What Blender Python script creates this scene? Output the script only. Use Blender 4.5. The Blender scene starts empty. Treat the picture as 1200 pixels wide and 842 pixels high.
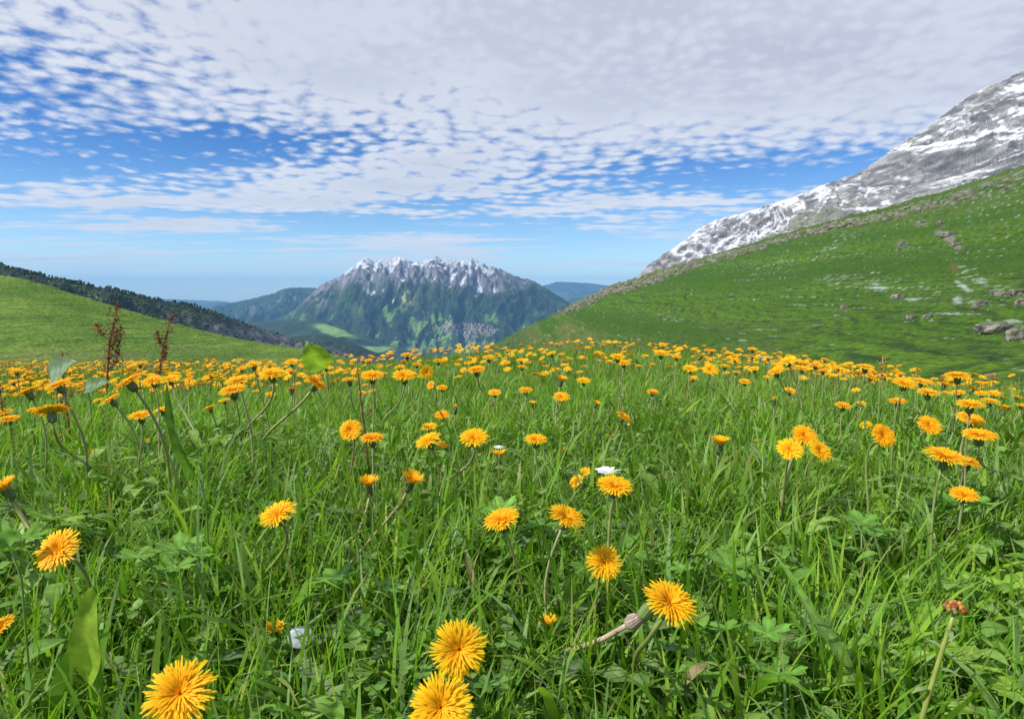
import bpy, math, random
import numpy as np
from mathutils import Vector, Matrix

random.seed(7); RNG = np.random.default_rng(7)
sc = bpy.context.scene
C = sc.collection

# ---------------------------------------------------------------- camera
F, W, H, HOR = 750.0, 1200.0, 842.0, 343.0      # focal length and horizon row, in pixels of the photograph
CAMZ = 0.42
P = math.atan((H/2-HOR)/F)
cam_d = bpy.data.cameras.new('camera'); cam = bpy.data.objects.new('camera', cam_d); C.objects.link(cam)
cam.location = (0, 0, CAMZ); cam.rotation_euler = (math.pi/2-P, 0, 0)
cam_d.sensor_width = 36; cam_d.lens = 36*F/W; cam_d.clip_start = 0.02; cam_d.clip_end = 200000
sc.camera = cam

def at(px, py, Y):
    """world point on the pixel's ray at world distance y=Y (scalars or arrays)"""
    u = (px-W/2)/F; v = (H/2-py)/F
    dy = math.cos(P)+v*math.sin(P); dz = v*math.cos(P)-math.sin(P)
    k = Y/dy
    return u*k, Y+0*u, CAMZ+dz*k

def proj(x, y, z):
    z = z-CAMZ
    d = y*math.cos(P)-z*math.sin(P); v = y*math.sin(P)+z*math.cos(P)
    return W/2+F*x/d, H/2-F*v/d

# ---------------------------------------------------------------- world, sun, exposure
SUN = Vector((-0.80, -0.30, 0.82)).normalized()
world = bpy.data.worlds.new('World'); sc.world = world; world.use_nodes = True
nt = world.node_tree; nt.nodes.clear()
def wn(t, **k):
    n = nt.nodes.new(t)
    for a, b in k.items(): setattr(n, a, b)
    return n
def lk(a, b): nt.links.new(a, b)
def m(op, a, b=0.0, c=0.0):
    n = wn('ShaderNodeMath', operation=op)
    for i, s in enumerate((a, b, c)):
        if isinstance(s, (int, float)): n.inputs[i].default_value = s
        else: lk(s, n.inputs[i])
    return n.outputs[0]
def sstep(x, lo, hi):
    n = wn('ShaderNodeMapRange', interpolation_type='SMOOTHSTEP')
    lk(x, n.inputs[0]); n.inputs[1].default_value = lo; n.inputs[2].default_value = hi
    return n.outputs[0]
def comb(x, y, z=0.0):
    n = wn('ShaderNodeCombineXYZ')
    for i, s in enumerate((x, y, z)):
        if isinstance(s, (int, float)): n.inputs[i].default_value = s
        else: lk(s, n.inputs[i])
    return n.outputs[0]
def noise(v, scale, detail=2, rough=0.5, dist=0.0):
    n = wn('ShaderNodeTexNoise', noise_dimensions='2D'); lk(v, n.inputs['Vector'])
    n.inputs['Scale'].default_value = scale; n.inputs['Detail'].default_value = detail
    n.inputs['Roughness'].default_value = rough; n.inputs['Distortion'].default_value = dist
    return n.outputs[0]
def mixc(f, a, b):
    n = wn('ShaderNodeMix', data_type='RGBA')
    if isinstance(f, (int, float)): n.inputs[0].default_value = f
    else: lk(f, n.inputs[0])
    for i, s in ((6, a), (7, b)):
        if isinstance(s, tuple): n.inputs[i].default_value = (*s, 1)
        else: lk(s, n.inputs[i])
    return n.outputs[2]
SKY_STRENGTH = 0.105
sky = wn('ShaderNodeTexSky', sky_type='NISHITA', sun_disc=False)
sky.sun_elevation = math.asin(SUN.z); sky.sun_rotation = math.atan2(SUN.x, SUN.y) % (2*math.pi)
sky.altitude = 1500; sky.air_density = 1.0; sky.dust_density = 0.3; sky.ozone_density = 2.5
tc = wn('ShaderNodeTexCoord'); sep = wn('ShaderNodeSeparateXYZ'); lk(tc.outputs['Generated'], sep.inputs[0])
dx, dy, dz = sep.outputs
zc = m('ADD', m('MAXIMUM', dz, 0.004), 0.05)
pxn = m('DIVIDE', dx, zc); pyn = m('DIVIDE', dy, zc)       # position on a flat cloud deck one unit overhead
pv = comb(pxn, pyn)
warp = noise(pv, 1.3, 2)
az = m('ARCTAN2', dx, dy); lr = m('MULTIPLY', m('LOGARITHM', zc, math.e), -1.0)
wrp2 = noise(comb(m('MULTIPLY', az, 4.0), m('MULTIPLY', lr, 2.5)), 1.0, 2)
cells_v = comb(m('ADD', m('MULTIPLY', az, 2.2), m('MULTIPLY', wrp2, 0.10)), m('ADD', m('MULTIPLY', lr, 1.9), m('MULTIPLY', wrp2, 0.12)))
vor = wn('ShaderNodeTexVoronoi', voronoi_dimensions='2D', feature='SMOOTH_F1'); lk(cells_v, vor.inputs['Vector'])
vor.inputs['Scale'].default_value = 16.0; vor.inputs['Smoothness'].default_value = 0.45; vor.inputs['Randomness'].default_value = 0.95
cell = m('SUBTRACT', 0.72, m('MULTIPLY', vor.outputs['Distance'], 1.15))
fine = noise(cells_v, 17, 5, 0.55, 0.0)
cellmix = m('ADD', m('MULTIPLY', cell, 0.55), m('MULTIPLY', fine, 1.0))
big = noise(comb(m('MULTIPLY', pxn, 0.32), m('MULTIPLY', pyn, 0.55)), 1.0, 3, 0.55)
mid = noise(comb(m('MULTIPLY', pxn, 0.8), m('MULTIPLY', pyn, 1.3)), 1.0, 3, 0.55)
def bump(cx, cy, rx, ry):
    a = m('DIVIDE', m('SUBTRACT', pxn, cx), rx); b = m('DIVIDE', m('SUBTRACT', pyn, cy), ry)
    return m('EXPONENT', m('MULTIPLY', m('ADD', m('MULTIPLY', a, a), m('MULTIPLY', b, b)), -1.0))
def deck(px, py):   # deck coordinates of a direction
    u = (px-600)/F; v = (H/2-py)/F
    y_ = math.cos(P)+v*math.sin(P); z_ = v*math.cos(P)-math.sin(P); L = math.sqrt(u*u+y_*y_+z_*z_)
    z_ = z_/L+0.05
    return u/L/z_, y_/L/z_
cov = m('ADD', m('ADD', m('MULTIPLY', big, 0.9), 0.0), m('MULTIPLY', mid, 0.35))          # about 0.62 mean
cov = m('ADD', cov, m('MULTIPLY', sstep(m('SQRT', m('ADD', m('MULTIPLY', pxn, pxn), m('MULTIPLY', pyn, pyn))), 4.2, 1.6), 0.22))
for (a_, b_, rx, ry, amp) in [(250, 170, 0.9, 0.36, -0.42), (620, 60, 1.2, 0.9, .14), (980, 90, 2.0, 1.0, .55), (560, 215, 2.2, 1.2, .14),
                              (300, 262, 5.0, 1.6, .12), (880, 200, 0.7, 0.35, -0.20), (820, 275, 5.0, 1.6, -.20), (100, 300, 4, 2.0, .16), (180, 322, 3, 3.0, .12), (60, 60, 0.9, 0.7, .12), (120, 235, 1.6, .6, .2),
                              (300, 110, 1.2, .6, -.12), (100, 90, .7, .4, -.10), (640, 305, 5, 2.5, -.12)]:
    X_, Y_ = deck(a_, b_)
    cov = m('ADD', cov, m('MULTIPLY', bump(X_, Y_, rx, ry), amp))
elev = dz
lowfade = sstep(elev, 0.015, 0.14)
sx_, sy_ = deck(960, 40); smooth_ = m('SUBTRACT', 1.0, m('MULTIPLY', bump(sx_, sy_, 2.2, 1.3), 0.75))
vary = m('ADD', 0.55, m('MULTIPLY', noise(comb(m('MULTIPLY', pxn, 0.9), m('MULTIPLY', pyn, 0.9)), 1.0, 2), 0.85))
dens = m('ADD', cov, m('MULTIPLY', m('MULTIPLY', m('SUBTRACT', cellmix, 0.735), m('MULTIPLY', smooth_, vary)), m('ADD', 0.12, m('MULTIPLY', sstep(elev, 0.04, 0.16), 1.15))))
streak = noise(comb(m('MULTIPLY', pxn, 0.38), m('MULTIPLY', pyn, 1.1)), 1.0, 5, 0.65)
dens = m('ADD', dens, m('MULTIPLY', m('SUBTRACT', 1.0, sstep(elev, 0.10, 0.24)), m('MULTIPLY', m('SUBTRACT', streak, 0.54), 3.2)))
dens = m('SUBTRACT', dens, m('MULTIPLY', m('SUBTRACT', 1.0, lowfade), 0.02))
alpha = sstep(dens, 0.24, 0.92)
alpha = m('MULTIPLY', alpha, m('ADD', 0.0, sstep(elev, 0.0, 0.07)))
alpha = m('MULTIPLY', alpha, 0.95)
thick = m('MULTIPLY', sstep(m('ADD', m('MULTIPLY', cov, 0.75), m('MULTIPLY', dens, 0.25)), 0.68, 1.18), 0.85)
purple = sstep(m('DIVIDE', dx, m('MAXIMUM', dy, 0.05)), -0.3, 0.7)
thickc = mixc(purple, (4.2, 4.5, 5.3), (3.6, 3.75, 4.7))
soft = noise(pv, 1.6, 4, 0.6)
thickc2 = mixc(sstep(m('ADD', m('MULTIPLY', soft, 0.6), m('MULTIPLY', cellmix, 0.35)), 0.40, 0.66), thickc, (4.9, 5.15, 5.9))
ccol = mixc(thick, (6.0, 6.2, 6.7), thickc2)
skyb = wn('ShaderNodeMix', data_type='RGBA', blend_type='MULTIPLY'); skyb.inputs[0].default_value = 1.0
lk(sky.outputs[0], skyb.inputs[6]); lk(mixc(sstep(elev, 0.02, 0.26), (0.95, 1.10, 1.18), (0.23, 0.53, 0.92)), skyb.inputs[7])
final = mixc(alpha, skyb.outputs[2], ccol)
bg = wn('ShaderNodeBackground'); lk(final, bg.inputs[0]); bg.inputs[1].default_value = SKY_STRENGTH
wo = wn('ShaderNodeOutputWorld'); lk(bg.outputs[0], wo.inputs[0])
world.cycles.sampling_method = 'MANUAL'; world.cycles.sample_map_resolution = 512

sl = bpy.data.lights.new('sun', 'SUN'); sl.energy = 4.7; sl.angle = math.radians(0.6); sl.color = (1.0, 0.955, 0.88)
so = bpy.data.objects.new('sun', sl); C.objects.link(so); so.location = (0, 0, 50)
so.rotation_euler = SUN.to_track_quat('Z', 'Y').to_euler()

vs = sc.view_settings; vs.view_transform = 'Standard'; vs.look = 'None'; vs.gamma = 1.0; vs.exposure = 0.40
cy = sc.cycles
cy.max_bounces = 6; cy.diffuse_bounces = 3; cy.glossy_bounces = 2; cy.transmission_bounces = 4; cy.volume_bounces = 0
cy.transparent_max_bounces = 4; cy.sample_clamp_indirect = 4.0

# ---------------------------------------------------------------- noise
_perm = np.random.default_rng(3).permutation(512)
_perm = np.concatenate([_perm, _perm, _perm])
_g = np.array([(math.cos(a), math.sin(a)) for a in np.linspace(0, 2*math.pi, 32, endpoint=False)])
def pn(x, y):
    x = np.asarray(x, float); y = np.asarray(y, float)
    xi = np.floor(x).astype(int); yi = np.floor(y).astype(int); xf = x-xi; yf = y-yi
    u = xf*xf*xf*(xf*(xf*6-15)+10); v = yf*yf*yf*(yf*(yf*6-15)+10)
    def gr(ix, iy, ax, ay):
        h = _perm[_perm[ix & 511]+(iy & 511)] & 31
        return _g[h, 0]*ax+_g[h, 1]*ay
    a = gr(xi, yi, xf, yf); b = gr(xi+1, yi, xf-1, yf); c = gr(xi, yi+1, xf, yf-1); d = gr(xi+1, yi+1, xf-1, yf-1)
    return (a+(b-a)*u+((c+(d-c)*u)-(a+(b-a)*u))*v)*1.4
def fbm(x, y, o=4, lac=2.03, gain=0.5):
    s = 0; a = 1; t = 0
    for i in range(o):
        s = s+a*pn(x+i*17.3, y-i*9.1); t += a; a *= gain; x = x*lac; y = y*lac
    return s/t
def ridged(x, y, o=4, lac=2.1, gain=0.5):
    s = 0; a = 1; t = 0
    for i in range(o):
        s = s+a*(1-np.abs(pn(x+i*31.7, y+i*11.9))*2); t += a; a *= gain; x = x*lac; y = y*lac
    return s/t
def ss(x, a, b):
    t = np.clip((x-a)/(b-a), 0, 1); return t*t*(3-2*t)
def lerp(a, b, t): return a+(b-a)*t
def lerpc(a, b, t):
    t = np.asarray(t)[..., None]
    return np.asarray(a)*(1-t)+np.asarray(b)*t

# ---------------------------------------------------------------- materials
def new_mat(name):
    mt = bpy.data.materials.new(name); mt.use_nodes = True; mt.node_tree.nodes.clear(); return mt
def foliage_mat(name, rough=0.45, transl=0.3, spec=0.4, var=0.15, tint=(1, 1, 1), nscale=60):
    mt = new_mat(name); t = mt.node_tree; N = t.nodes.new; L = t.links.new
    at_ = N('ShaderNodeAttribute'); at_.attribute_name = 'Col'
    tex = N('ShaderNodeTexCoord'); nz = N('ShaderNodeTexNoise'); nz.inputs['Scale'].default_value = nscale; nz.inputs['Detail'].default_value = 3
    L(tex.outputs['Object'], nz.inputs['Vector'])
    mr = N('ShaderNodeMapRange'); mr.inputs[1].default_value = 0.3; mr.inputs[2].default_value = 0.7; mr.inputs[3].default_value = 1-var; mr.inputs[4].default_value = 1+var
    L(nz.outputs[0], mr.inputs[0])
    vm = N('ShaderNodeVectorMath'); vm.operation = 'SCALE'; L(at_.outputs['Color'], vm.inputs[0]); L(mr.outputs[0], vm.inputs['Scale'])
    pb = N('ShaderNodeBsdfPrincipled'); L(vm.outputs[0], pb.inputs['Base Color']); pb.inputs['Roughness'].default_value = rough
    pb.inputs['Specular IOR Level'].default_value = spec
    tr = N('ShaderNodeBsdfTranslucent'); vm2 = N('ShaderNodeVectorMath'); vm2.operation = 'MULTIPLY'; L(vm.outputs[0], vm2.inputs[0]); vm2.inputs[1].default_value = tint
    L(vm2.outputs[0], tr.inputs['Color'])
    mx = N('ShaderNodeMixShader'); mx.inputs[0].default_value = transl; L(pb.outputs[0], mx.inputs[1]); L(tr.outputs[0], mx.inputs[2])
    o = N('ShaderNodeOutputMaterial'); L(mx.outputs[0], o.inputs[0]); return mt
def terrain_mat(name, scale, dist, rough=0.9, var=0.25, spec=0.15, stretch=(1, 1, 1), scale2=None, strength=1.0):
    """base colour from the terrain's cover attribute, broken up by noise; fine relief as bump"""
    mt = new_mat(name); t = mt.node_tree; N = t.nodes.new; L = t.links.new
    at_ = N('ShaderNodeAttribute'); at_.attribute_name = 'Col'
    tex = N('ShaderNodeTexCoord'); mp = N('ShaderNodeMapping'); mp.inputs['Scale'].default_value = stretch; L(tex.outputs['Object'], mp.inputs[0])
    nz = N('ShaderNodeTexNoise'); nz.inputs['Scale'].default_value = scale; nz.inputs['Detail'].default_value = 7; nz.inputs['Roughness'].default_value = 0.65
    L(mp.outputs[0], nz.inputs['Vector'])
    n2 = N('ShaderNodeTexNoise'); n2.inputs['Scale'].default_value = scale2 or scale*3.1; n2.inputs['Detail'].default_value = 5; L(mp.outputs[0], n2.inputs['Vector'])
    mr = N('ShaderNodeMapRange'); mr.inputs[1].default_value = 0.3; mr.inputs[2].default_value = 0.7; mr.inputs[3].default_value = 1-var; mr.inputs[4].default_value = 1+var
    L(n2.outputs[0], mr.inputs[0])
    vm = N('ShaderNodeVectorMath'); vm.operation = 'SCALE'; L(at_.outputs['Color'], vm.inputs[0]); L(mr.outputs[0], vm.inputs['Scale'])
    pb = N('ShaderNodeBsdfPrincipled'); L(vm.outputs[0], pb.inputs['Base Color']); pb.inputs['Roughness'].default_value = rough
    pb.inputs['Specular IOR Level'].default_value = spec
    bp = N('ShaderNodeBump'); bp.inputs['Distance'].default_value = dist; bp.inputs['Strength'].default_value = strength
    ad = N('ShaderNodeMath'); ad.operation = 'MULTIPLY_ADD'; L(n2.outputs[0], ad.inputs[0]); ad.inputs[1].default_value = 0.45; L(nz.outputs[0], ad.inputs[2])
    L(ad.outputs[0], bp.inputs['Height']); L(bp.outputs[0], pb.inputs['Normal'])
    o = N('ShaderNodeOutputMaterial'); L(pb.outputs[0], o.inputs[0]); return mt

M_GRASS = foliage_mat('grass_blade', 0.48, 0.44, 0.30, 0.10, (1.15, 1.25, 0.5))
M_LEAF = foliage_mat('leaf', 0.50, 0.32, 0.3, 0.32, (1.15, 1.25, 0.5), 90)
M_PETAL = foliage_mat('dandelion_petal', 0.6, 0.32, 0.15, 0.08, (1, 0.95, 0.6), 200)
M_STEM = foliage_mat('stem', 0.4, 0.08, 0.4, 0.18, (1, 1, 1), 80)
M_DRY = foliage_mat('dry_seed', 0.8, 0.1, 0.1, 0.35, (1, 1, 1), 150)

# ---------------------------------------------------------------- mesh helpers
def mesh_np(name, V, Q=None, T=None, col=None, mats=(), smooth=True):
    me = bpy.data.meshes.new(name)
    V = np.asarray(V, np.float32).reshape(-1, 3)
    Q = np.zeros((0, 4), np.int32) if Q is None else np.asarray(Q, np.int32).reshape(-1, 4)
    T = np.zeros((0, 3), np.int32) if T is None else np.asarray(T, np.int32).reshape(-1, 3)
    me.vertices.add(len(V)); me.vertices.foreach_set('co', V.ravel())
    nl = len(Q)*4+len(T)*3; me.loops.add(nl); me.loops.foreach_set('vertex_index', np.concatenate([Q.ravel(), T.ravel()]))
    me.polygons.add(len(Q)+len(T))
    me.polygons.foreach_set('loop_start', np.concatenate([np.arange(len(Q))*4, len(Q)*4+np.arange(len(T))*3]).astype(np.int32))
    me.update(calc_edges=True)
    me.polygons.foreach_set('use_smooth', np.full(len(Q)+len(T), smooth))
    if col is not None:
        ca = me.color_attributes.new('Col', 'FLOAT_COLOR', 'POINT')
        cc = np.ones((len(V), 4), np.float32); cc[:, :3] = np.asarray(col); ca.data.foreach_set('color', cc.ravel())
    for q in mats: me.materials.append(q)
    return me
def obj(name, me, parent=None, loc=None, rot=None):
    o = bpy.data.objects.new(name, me); C.objects.link(o)
    if parent: o.parent = parent
    if loc is not None: o.location = loc
    if rot is not None: o.rotation_mode = 'QUATERNION'; o.rotation_quaternion = rot
    return o
def tag(o, label=None, cat=None, group=None, kind=None):
    if label: o['label'] = label
    if cat: o['category'] = cat
    if group: o['group'] = group
    if kind: o['kind'] = kind
    return o
class MB:
    """collects pieces with vertex colours into one mesh"""
    def __init__(s): s.V = []; s.Q = []; s.T = []; s.C = []; s.n = 0
    def add(s, V, Q=None, T=None, col=(1, 1, 1)):
        V = np.asarray(V, float).reshape(-1, 3); s.V.append(V)
        if Q is not None and len(Q): s.Q.append(np.asarray(Q).reshape(-1, 4)+s.n)
        if T is not None and len(T): s.T.append(np.asarray(T).reshape(-1, 3)+s.n)
        c = np.asarray(col, float); s.C.append(np.broadcast_to(c, (len(V), 3)).copy()); s.n += len(V)
    def mesh(s, name, mat, smooth=True):
        return mesh_np(name, np.concatenate(s.V), np.concatenate(s.Q) if s.Q else None, np.concatenate(s.T) if s.T else None,
                       np.concatenate(s.C), (mat,), smooth)
def tube(mb, pts, rad, col, n=6, cap=True):
    pts = np.asarray(pts, float); k = len(pts); rad = np.broadcast_to(np.asarray(rad, float), (k,))
    tg = np.gradient(pts, axis=0); tg /= np.linalg.norm(tg, axis=1)[:, None]+1e-9
    ref = np.array([0.31, 0.95, 0.11]); a = np.cross(tg, ref); a /= np.linalg.norm(a, axis=1)[:, None]+1e-9; b = np.cross(tg, a)
    th = np.linspace(0, 2*math.pi, n, endpoint=False)
    V = pts[:, None]+rad[:, None, None]*(a[:, None]*np.cos(th)[None, :, None]+b[:, None]*np.sin(th)[None, :, None])
    V = V.reshape(-1, 3); Q = []
    for i in range(k-1):
        for j in range(n): Q.append((i*n+j, i*n+(j+1) % n, (i+1)*n+(j+1) % n, (i+1)*n+j))
    T = []
    if cap:
        V = np.vstack([V, pts[-1]]); T = [((k-1)*n+j, (k-1)*n+(j+1) % n, k*n) for j in range(n)]
    c = np.asarray(col, float)
    if c.ndim == 2: c = np.vstack([np.repeat(c, n, axis=0)]+([c[-1:]] if cap else []))
    mb.add(V, Q, T, c)
def bez(a, b, c, d, n):
    t = np.linspace(0, 1, n)[:, None]
    return (1-t)**3*a+3*(1-t)**2*t*b+3*(1-t)*t*t*c+t**3*d

# ---------------------------------------------------------------- terrain
def poly(pts, s):
    pts = np.asarray(pts, float)
    return [np.interp(s, pts[:, 0], pts[:, k]) for k in range(1, pts.shape[1])]
TER = {}
def loft(name, ridge, foot, ns, nt_, disp, colf, mat, x0, x1, rough_ridge=0.0, depth_pow=1.0, back=None, rfreq=.2, along='z'):
    """a slope between its skyline (px, py, distance) and its foot, then over the top and down behind"""
    px = np.linspace(x0, x1, ns); rp, rY = poly(ridge, px); fp, fY = poly(foot, px)
    jag = rough_ridge*(ridged(px*rfreq, px*0+3.3, 4))
    t = np.linspace(0, 1, nt_)[:, None]
    PY = rp+(fp-rp)*t-jag[None, :]*np.exp(-t*45); YY = rY*(fY/rY)**(t**depth_pow)
    X, Y, Z = at(px[None, :]+0*t, PY, YY)
    PX = px[None, :]+0*t; TT = t+0*PX
    D = disp(X, Y, Z, PX, PY, TT)
    if along == 'z': Z = Z+D
    else:
        B = np.stack([X, Y, Z], -1); a = np.gradient(B, axis=0); b = np.gradient(B, axis=1); nr_ = np.cross(b, a); nr_ /= np.linalg.norm(nr_, axis=-1)[..., None]+1e-9
        nr_ *= np.sign(-nr_[..., 1:2]); X = X+D*nr_[..., 0]; Y = Y+D*nr_[..., 1]; Z = Z+D*nr_[..., 2]
    # behind the skyline the ground goes on and falls away
    bn = 8; bk = back or 0.5
    k = np.linspace(bk, bk/bn, bn)[:, None]
    Xb = X[0]*(1+k); Yb = Y[0]*(1+k)
    Zb = Z[0]-Y[0]*k*(0.25+0.9*k)+fbm(Xb/rY.mean()*9, Yb/rY.mean()*9)*Y[0]*0.01*(k/bk)
    X = np.vstack([Xb, X]); Y = np.vstack([Yb, Y]); Z = np.vstack([Zb, Z])
    PX = np.vstack([np.repeat(PX[:1], bn, 0), PX]); PY = np.vstack([np.repeat(PY[:1], bn, 0), PY]); TT = np.vstack([np.zeros((bn, ns)), TT])
    nr = nt_+bn
    # slope, for the cover
    dZx = np.gradient(Z, axis=1)/(np.gradient(X, axis=1)+1e-6)
    V = np.stack([X, Y, Z], -1)
    a = np.gradient(V, axis=0); b = np.gradient(V, axis=1); nrm = np.cross(b, a); nrm /= np.linalg.norm(nrm, axis=-1)[..., None]+1e-9
    up = np.abs(nrm[..., 2])
    col = colf(X, Y, Z, PX, PY, TT, up)
    idx = np.arange(nr*ns).reshape(nr, ns)
    Q = np.stack([idx[1:, :-1], idx[1:, 1:], idx[:-1, 1:], idx[:-1, :-1]], -1).reshape(-1, 4)
    me = mesh_np(name, V.reshape(-1, 3), Q, None, col.reshape(-1, 3), (mat,))
    o = obj(name, me); tag(o, kind='structure')
    TER[name] = (V[bn:], PX[bn:], PY[bn:], nrm[bn:])
    return o

FOREST = np.array((.016, .034, .017)); FOREST2 = np.array((.034, .064, .018)); MEAD = np.array((.13, .23, .055)); ROCK = np.array((.27, .26, .27)); SNOW = np.array((.66, .68, .73))

# wide valley floor reaching the horizon
def valley():
    n = 160
    g = np.sinh(np.linspace(-4.2, 4.2, n))/math.sinh(4.2)*33000
    X, Y = np.meshgrid(g, g); Z = -930+fbm(X/2500, Y/2500, 4)*40
    c = lerpc((.05, .085, .05), (.12, .17, .08), ss(fbm(X/900, Y/900, 4), -.1, .35))
    idx = np.arange(n*n).reshape(n, n); Q = np.stack([idx[:-1, :-1], idx[:-1, 1:], idx[1:, 1:], idx[1:, :-1]], -1).reshape(-1, 4)
    tag(obj('valley_floor', mesh_np('valley_floor', np.stack([X, Y, Z], -1).reshape(-1, 3), Q, None, c.reshape(-1, 3), (terrain_mat('valley_cover', .004, 30),))), kind='structure')
valley()

# far ridges
def col_far(X, Y, Z, PX, PY, T, up):
    return lerpc(FOREST, (.07, .09, .05), ss(fbm(X/700, Y/700, 4), -.2, .5))
def disp_far(X, Y, Z, PX, PY, T):
    e = ss(T, 0, .25); return e*(ridged(X/1500+fbm(X/3000, Y/3000), Y/2500, 4)-.5)*260
MF = terrain_mat('far_ridge_cover', .004, 40)
loft('far_ridge_right', [(590, 345, 24000), (640, 334, 24000), (652, 330.5, 24000), (675, 331, 24000), (700, 333, 24000), (720, 336, 24000), (800, 340, 24000), (900, 346, 24000)],
     [(590, 372, 17000), (900, 372, 17000)], 160, 50, disp_far, col_far, MF, 590, 900, 0.8, back=.12)
loft('far_ridge_middle', [(640, 352, 16500), (664, 349, 16500), (690, 344, 16500), (700, 343, 16500), (730, 348, 16500), (800, 360, 16500)],
     [(640, 385, 12500), (800, 385, 12500)], 120, 50, disp_far, col_far, MF, 640, 800, 0.8, back=.2)
loft('far_ridge_left', [(60, 348, 26000), (180, 350, 26000), (232, 352, 25000), (262, 353, 24000), (290, 358, 24000), (340, 362, 24000)],
     [(60, 372, 18000), (340, 378, 18000)], 140, 40, disp_far, col_far, MF, 60, 340, 0.5, back=.12)
loft('low_blue_ridge', [(225, 372, 12500), (250, 362, 12500), (268, 356, 12500), (292, 351.5, 12500), (316, 345.5, 12500), (336, 338, 12500), (350, 337.5, 12500), (368, 338, 12500), (395, 345, 12500), (440, 352, 12500)],
     [(225, 392, 9800), (440, 392, 9800)], 240, 110,
     lambda X, Y, Z, PX, PY, T: ss(T, 0, .15)*(ridged(X/700+.4*fbm(X/900, Y/900), Y/1700, 5)-.55)*330,
     lambda X, Y, Z, PX, PY, T, up: lerpc(lerpc(FOREST, FOREST2, ss(fbm(X/250, Y/250, 4), -.2, .4)), ROCK*.8, ss(.62-up+fbm(X/120, Y/120)*.15, 0, .15)*ss(PY, 375, 345)),
     terrain_mat('blue_ridge_cover', .012, 28), 225, 440, 1.6)

# the central massif
RID = [(270, 384, 9300), (300, 380, 9200), (325, 374, 9100), (345, 364, 9000), (356, 352, 9000), (366, 343, 9000), (378, 333, 9000), (390, 328, 9000), (396, 326, 9000), (405, 319, 9000), (412, 314, 9000), (420, 307, 9000), (426, 302.5, 9000), (431, 303, 9000), (438, 307, 9000), (446, 304.5, 9000), (456, 304, 9000),
       (462, 301.5, 9000), (468, 300.5, 9000), (475, 303, 9000), (482, 308, 9000), (488, 307, 9000), (496, 306.5, 9000), (504, 304, 9000), (511, 301, 9000), (518, 304, 9000), (526, 305, 9000), (532, 304, 9000), (540, 306, 9000), (547, 303.5, 9000), (553, 303, 9000), (562, 308, 9000),
       (572, 312, 9000), (580, 312.5, 9000), (590, 318, 9000), (600, 322, 9050), (612, 327, 9100), (622, 328, 9100), (640, 338, 9200), (664, 353, 9300), (690, 368, 9300), (740, 395, 9300)]
def massif_disp(X, Y, Z, PX, PY, T):
    d = T
    w = fbm(X/900, Y/1100, 4)*1.5
    sp = ridged(X/560+.9*w+2.2, Y/2600+.7*w, 3, 2.0, .5)
    sm = ridged(X/190+.9*w, Y/420+.5*w, 4, 2.1, .55)
    env = ss(d, 0, .22)
    top = ss(PY, 350, 318)
    return (sp-.5)*200*env*(1-.35*ss(d, .6, 1))+(sm-.5)*(75*env+80*top*ss(d, 0.0, .06))+fbm(X/60, Y/60, 4)*(14+20*top)
def massif_col(X, Y, Z, PX, PY, T, up):
    f1 = fbm(X/260, Y/260, 5); f2 = fbm(X/90+9, Y/90, 4); f3 = fbm(X/700-5, Y/700, 3)
    c = lerpc(FOREST, FOREST2, ss(f1+.5*f2, -.25, .45))
    # alpine pasture and clearings
    hi = ss(PY, 352, 326)
    c = lerpc(c, (.085, .115, .045), hi*.6*ss(f2, -.3, .3))
    clr = ss(f1+.35*f2, .16, .34)*ss(PY, 352, 385)
    c = lerpc(c, MEAD, clr*.85)
    def spot(x, y, rx, ry): return np.exp(-(((PX-x)/rx)**2+((PY-y)/ry)**2)+f2*1.3)
    c = lerpc(c, (.30, .33, .13), np.clip(spot(476, 350, 8, 9)*1.1, 0, .9))
    for q in [(505, 372, 16, 8), (488, 383, 14, 7), (530, 402, 30, 10), (520, 385, 14, 8), (575, 371, 8, 5), (470, 408, 30, 7), (455, 372, 8, 5)]:
        c = lerpc(c, MEAD*1.15, np.clip((spot(*q)-.35)*2.2, 0, .9)*ss(f2+f1, -.5, .1))
    # village ground
    vi = np.clip((spot(548, 387, 30, 9)-.35)*1.5, 0, .8)
    c = lerpc(c, (.22, .23, .19), vi*ss(f2, -.35, .2))
    # rock and snow near the top
    steep = ss(.80-up+.10*f2, -.05, .10)
    rk = ss(PY, 343, 326)*(.35+.65*steep)
    rkl = ss(PX, 402, 372)*ss(PX, 340, 356)*ss(PY, 366, 345)
    c = lerpc(c, ROCK*lerp(.40, .85, ss(f2, -.4, .4))[..., None]*np.array((.98, .95, 1.0)), np.clip(rk+rkl*.75*ss(f2+f1, -.4, .2), 0, 1))
    w = fbm(X/900, Y/1100, 4)*1.5; gul = .5-ridged(X/190+.9*w, Y/420+.5*w, 4)
    sn = ss((325+5*np.sin(PX*.06+1)-PY)/14+f2*1.0+f1*1.0+gul*2.6+f2*.8-.12, .15, .7)*ss(PX, 388, 400)*ss(PX, 606, 575)
    return lerpc(c, SNOW*.85, np.clip(sn, 0, 1)*(.45+.5*ss(f2, -.25, .3)))
loft('mountain', RID, [(270, 440, 7000), (740, 440, 7000)], 520, 250, massif_disp, massif_col, terrain_mat('massif_cover', .025, 14, var=.3), 270, 740, 1.0, 0.9, .3, rfreq=.35)

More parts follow.
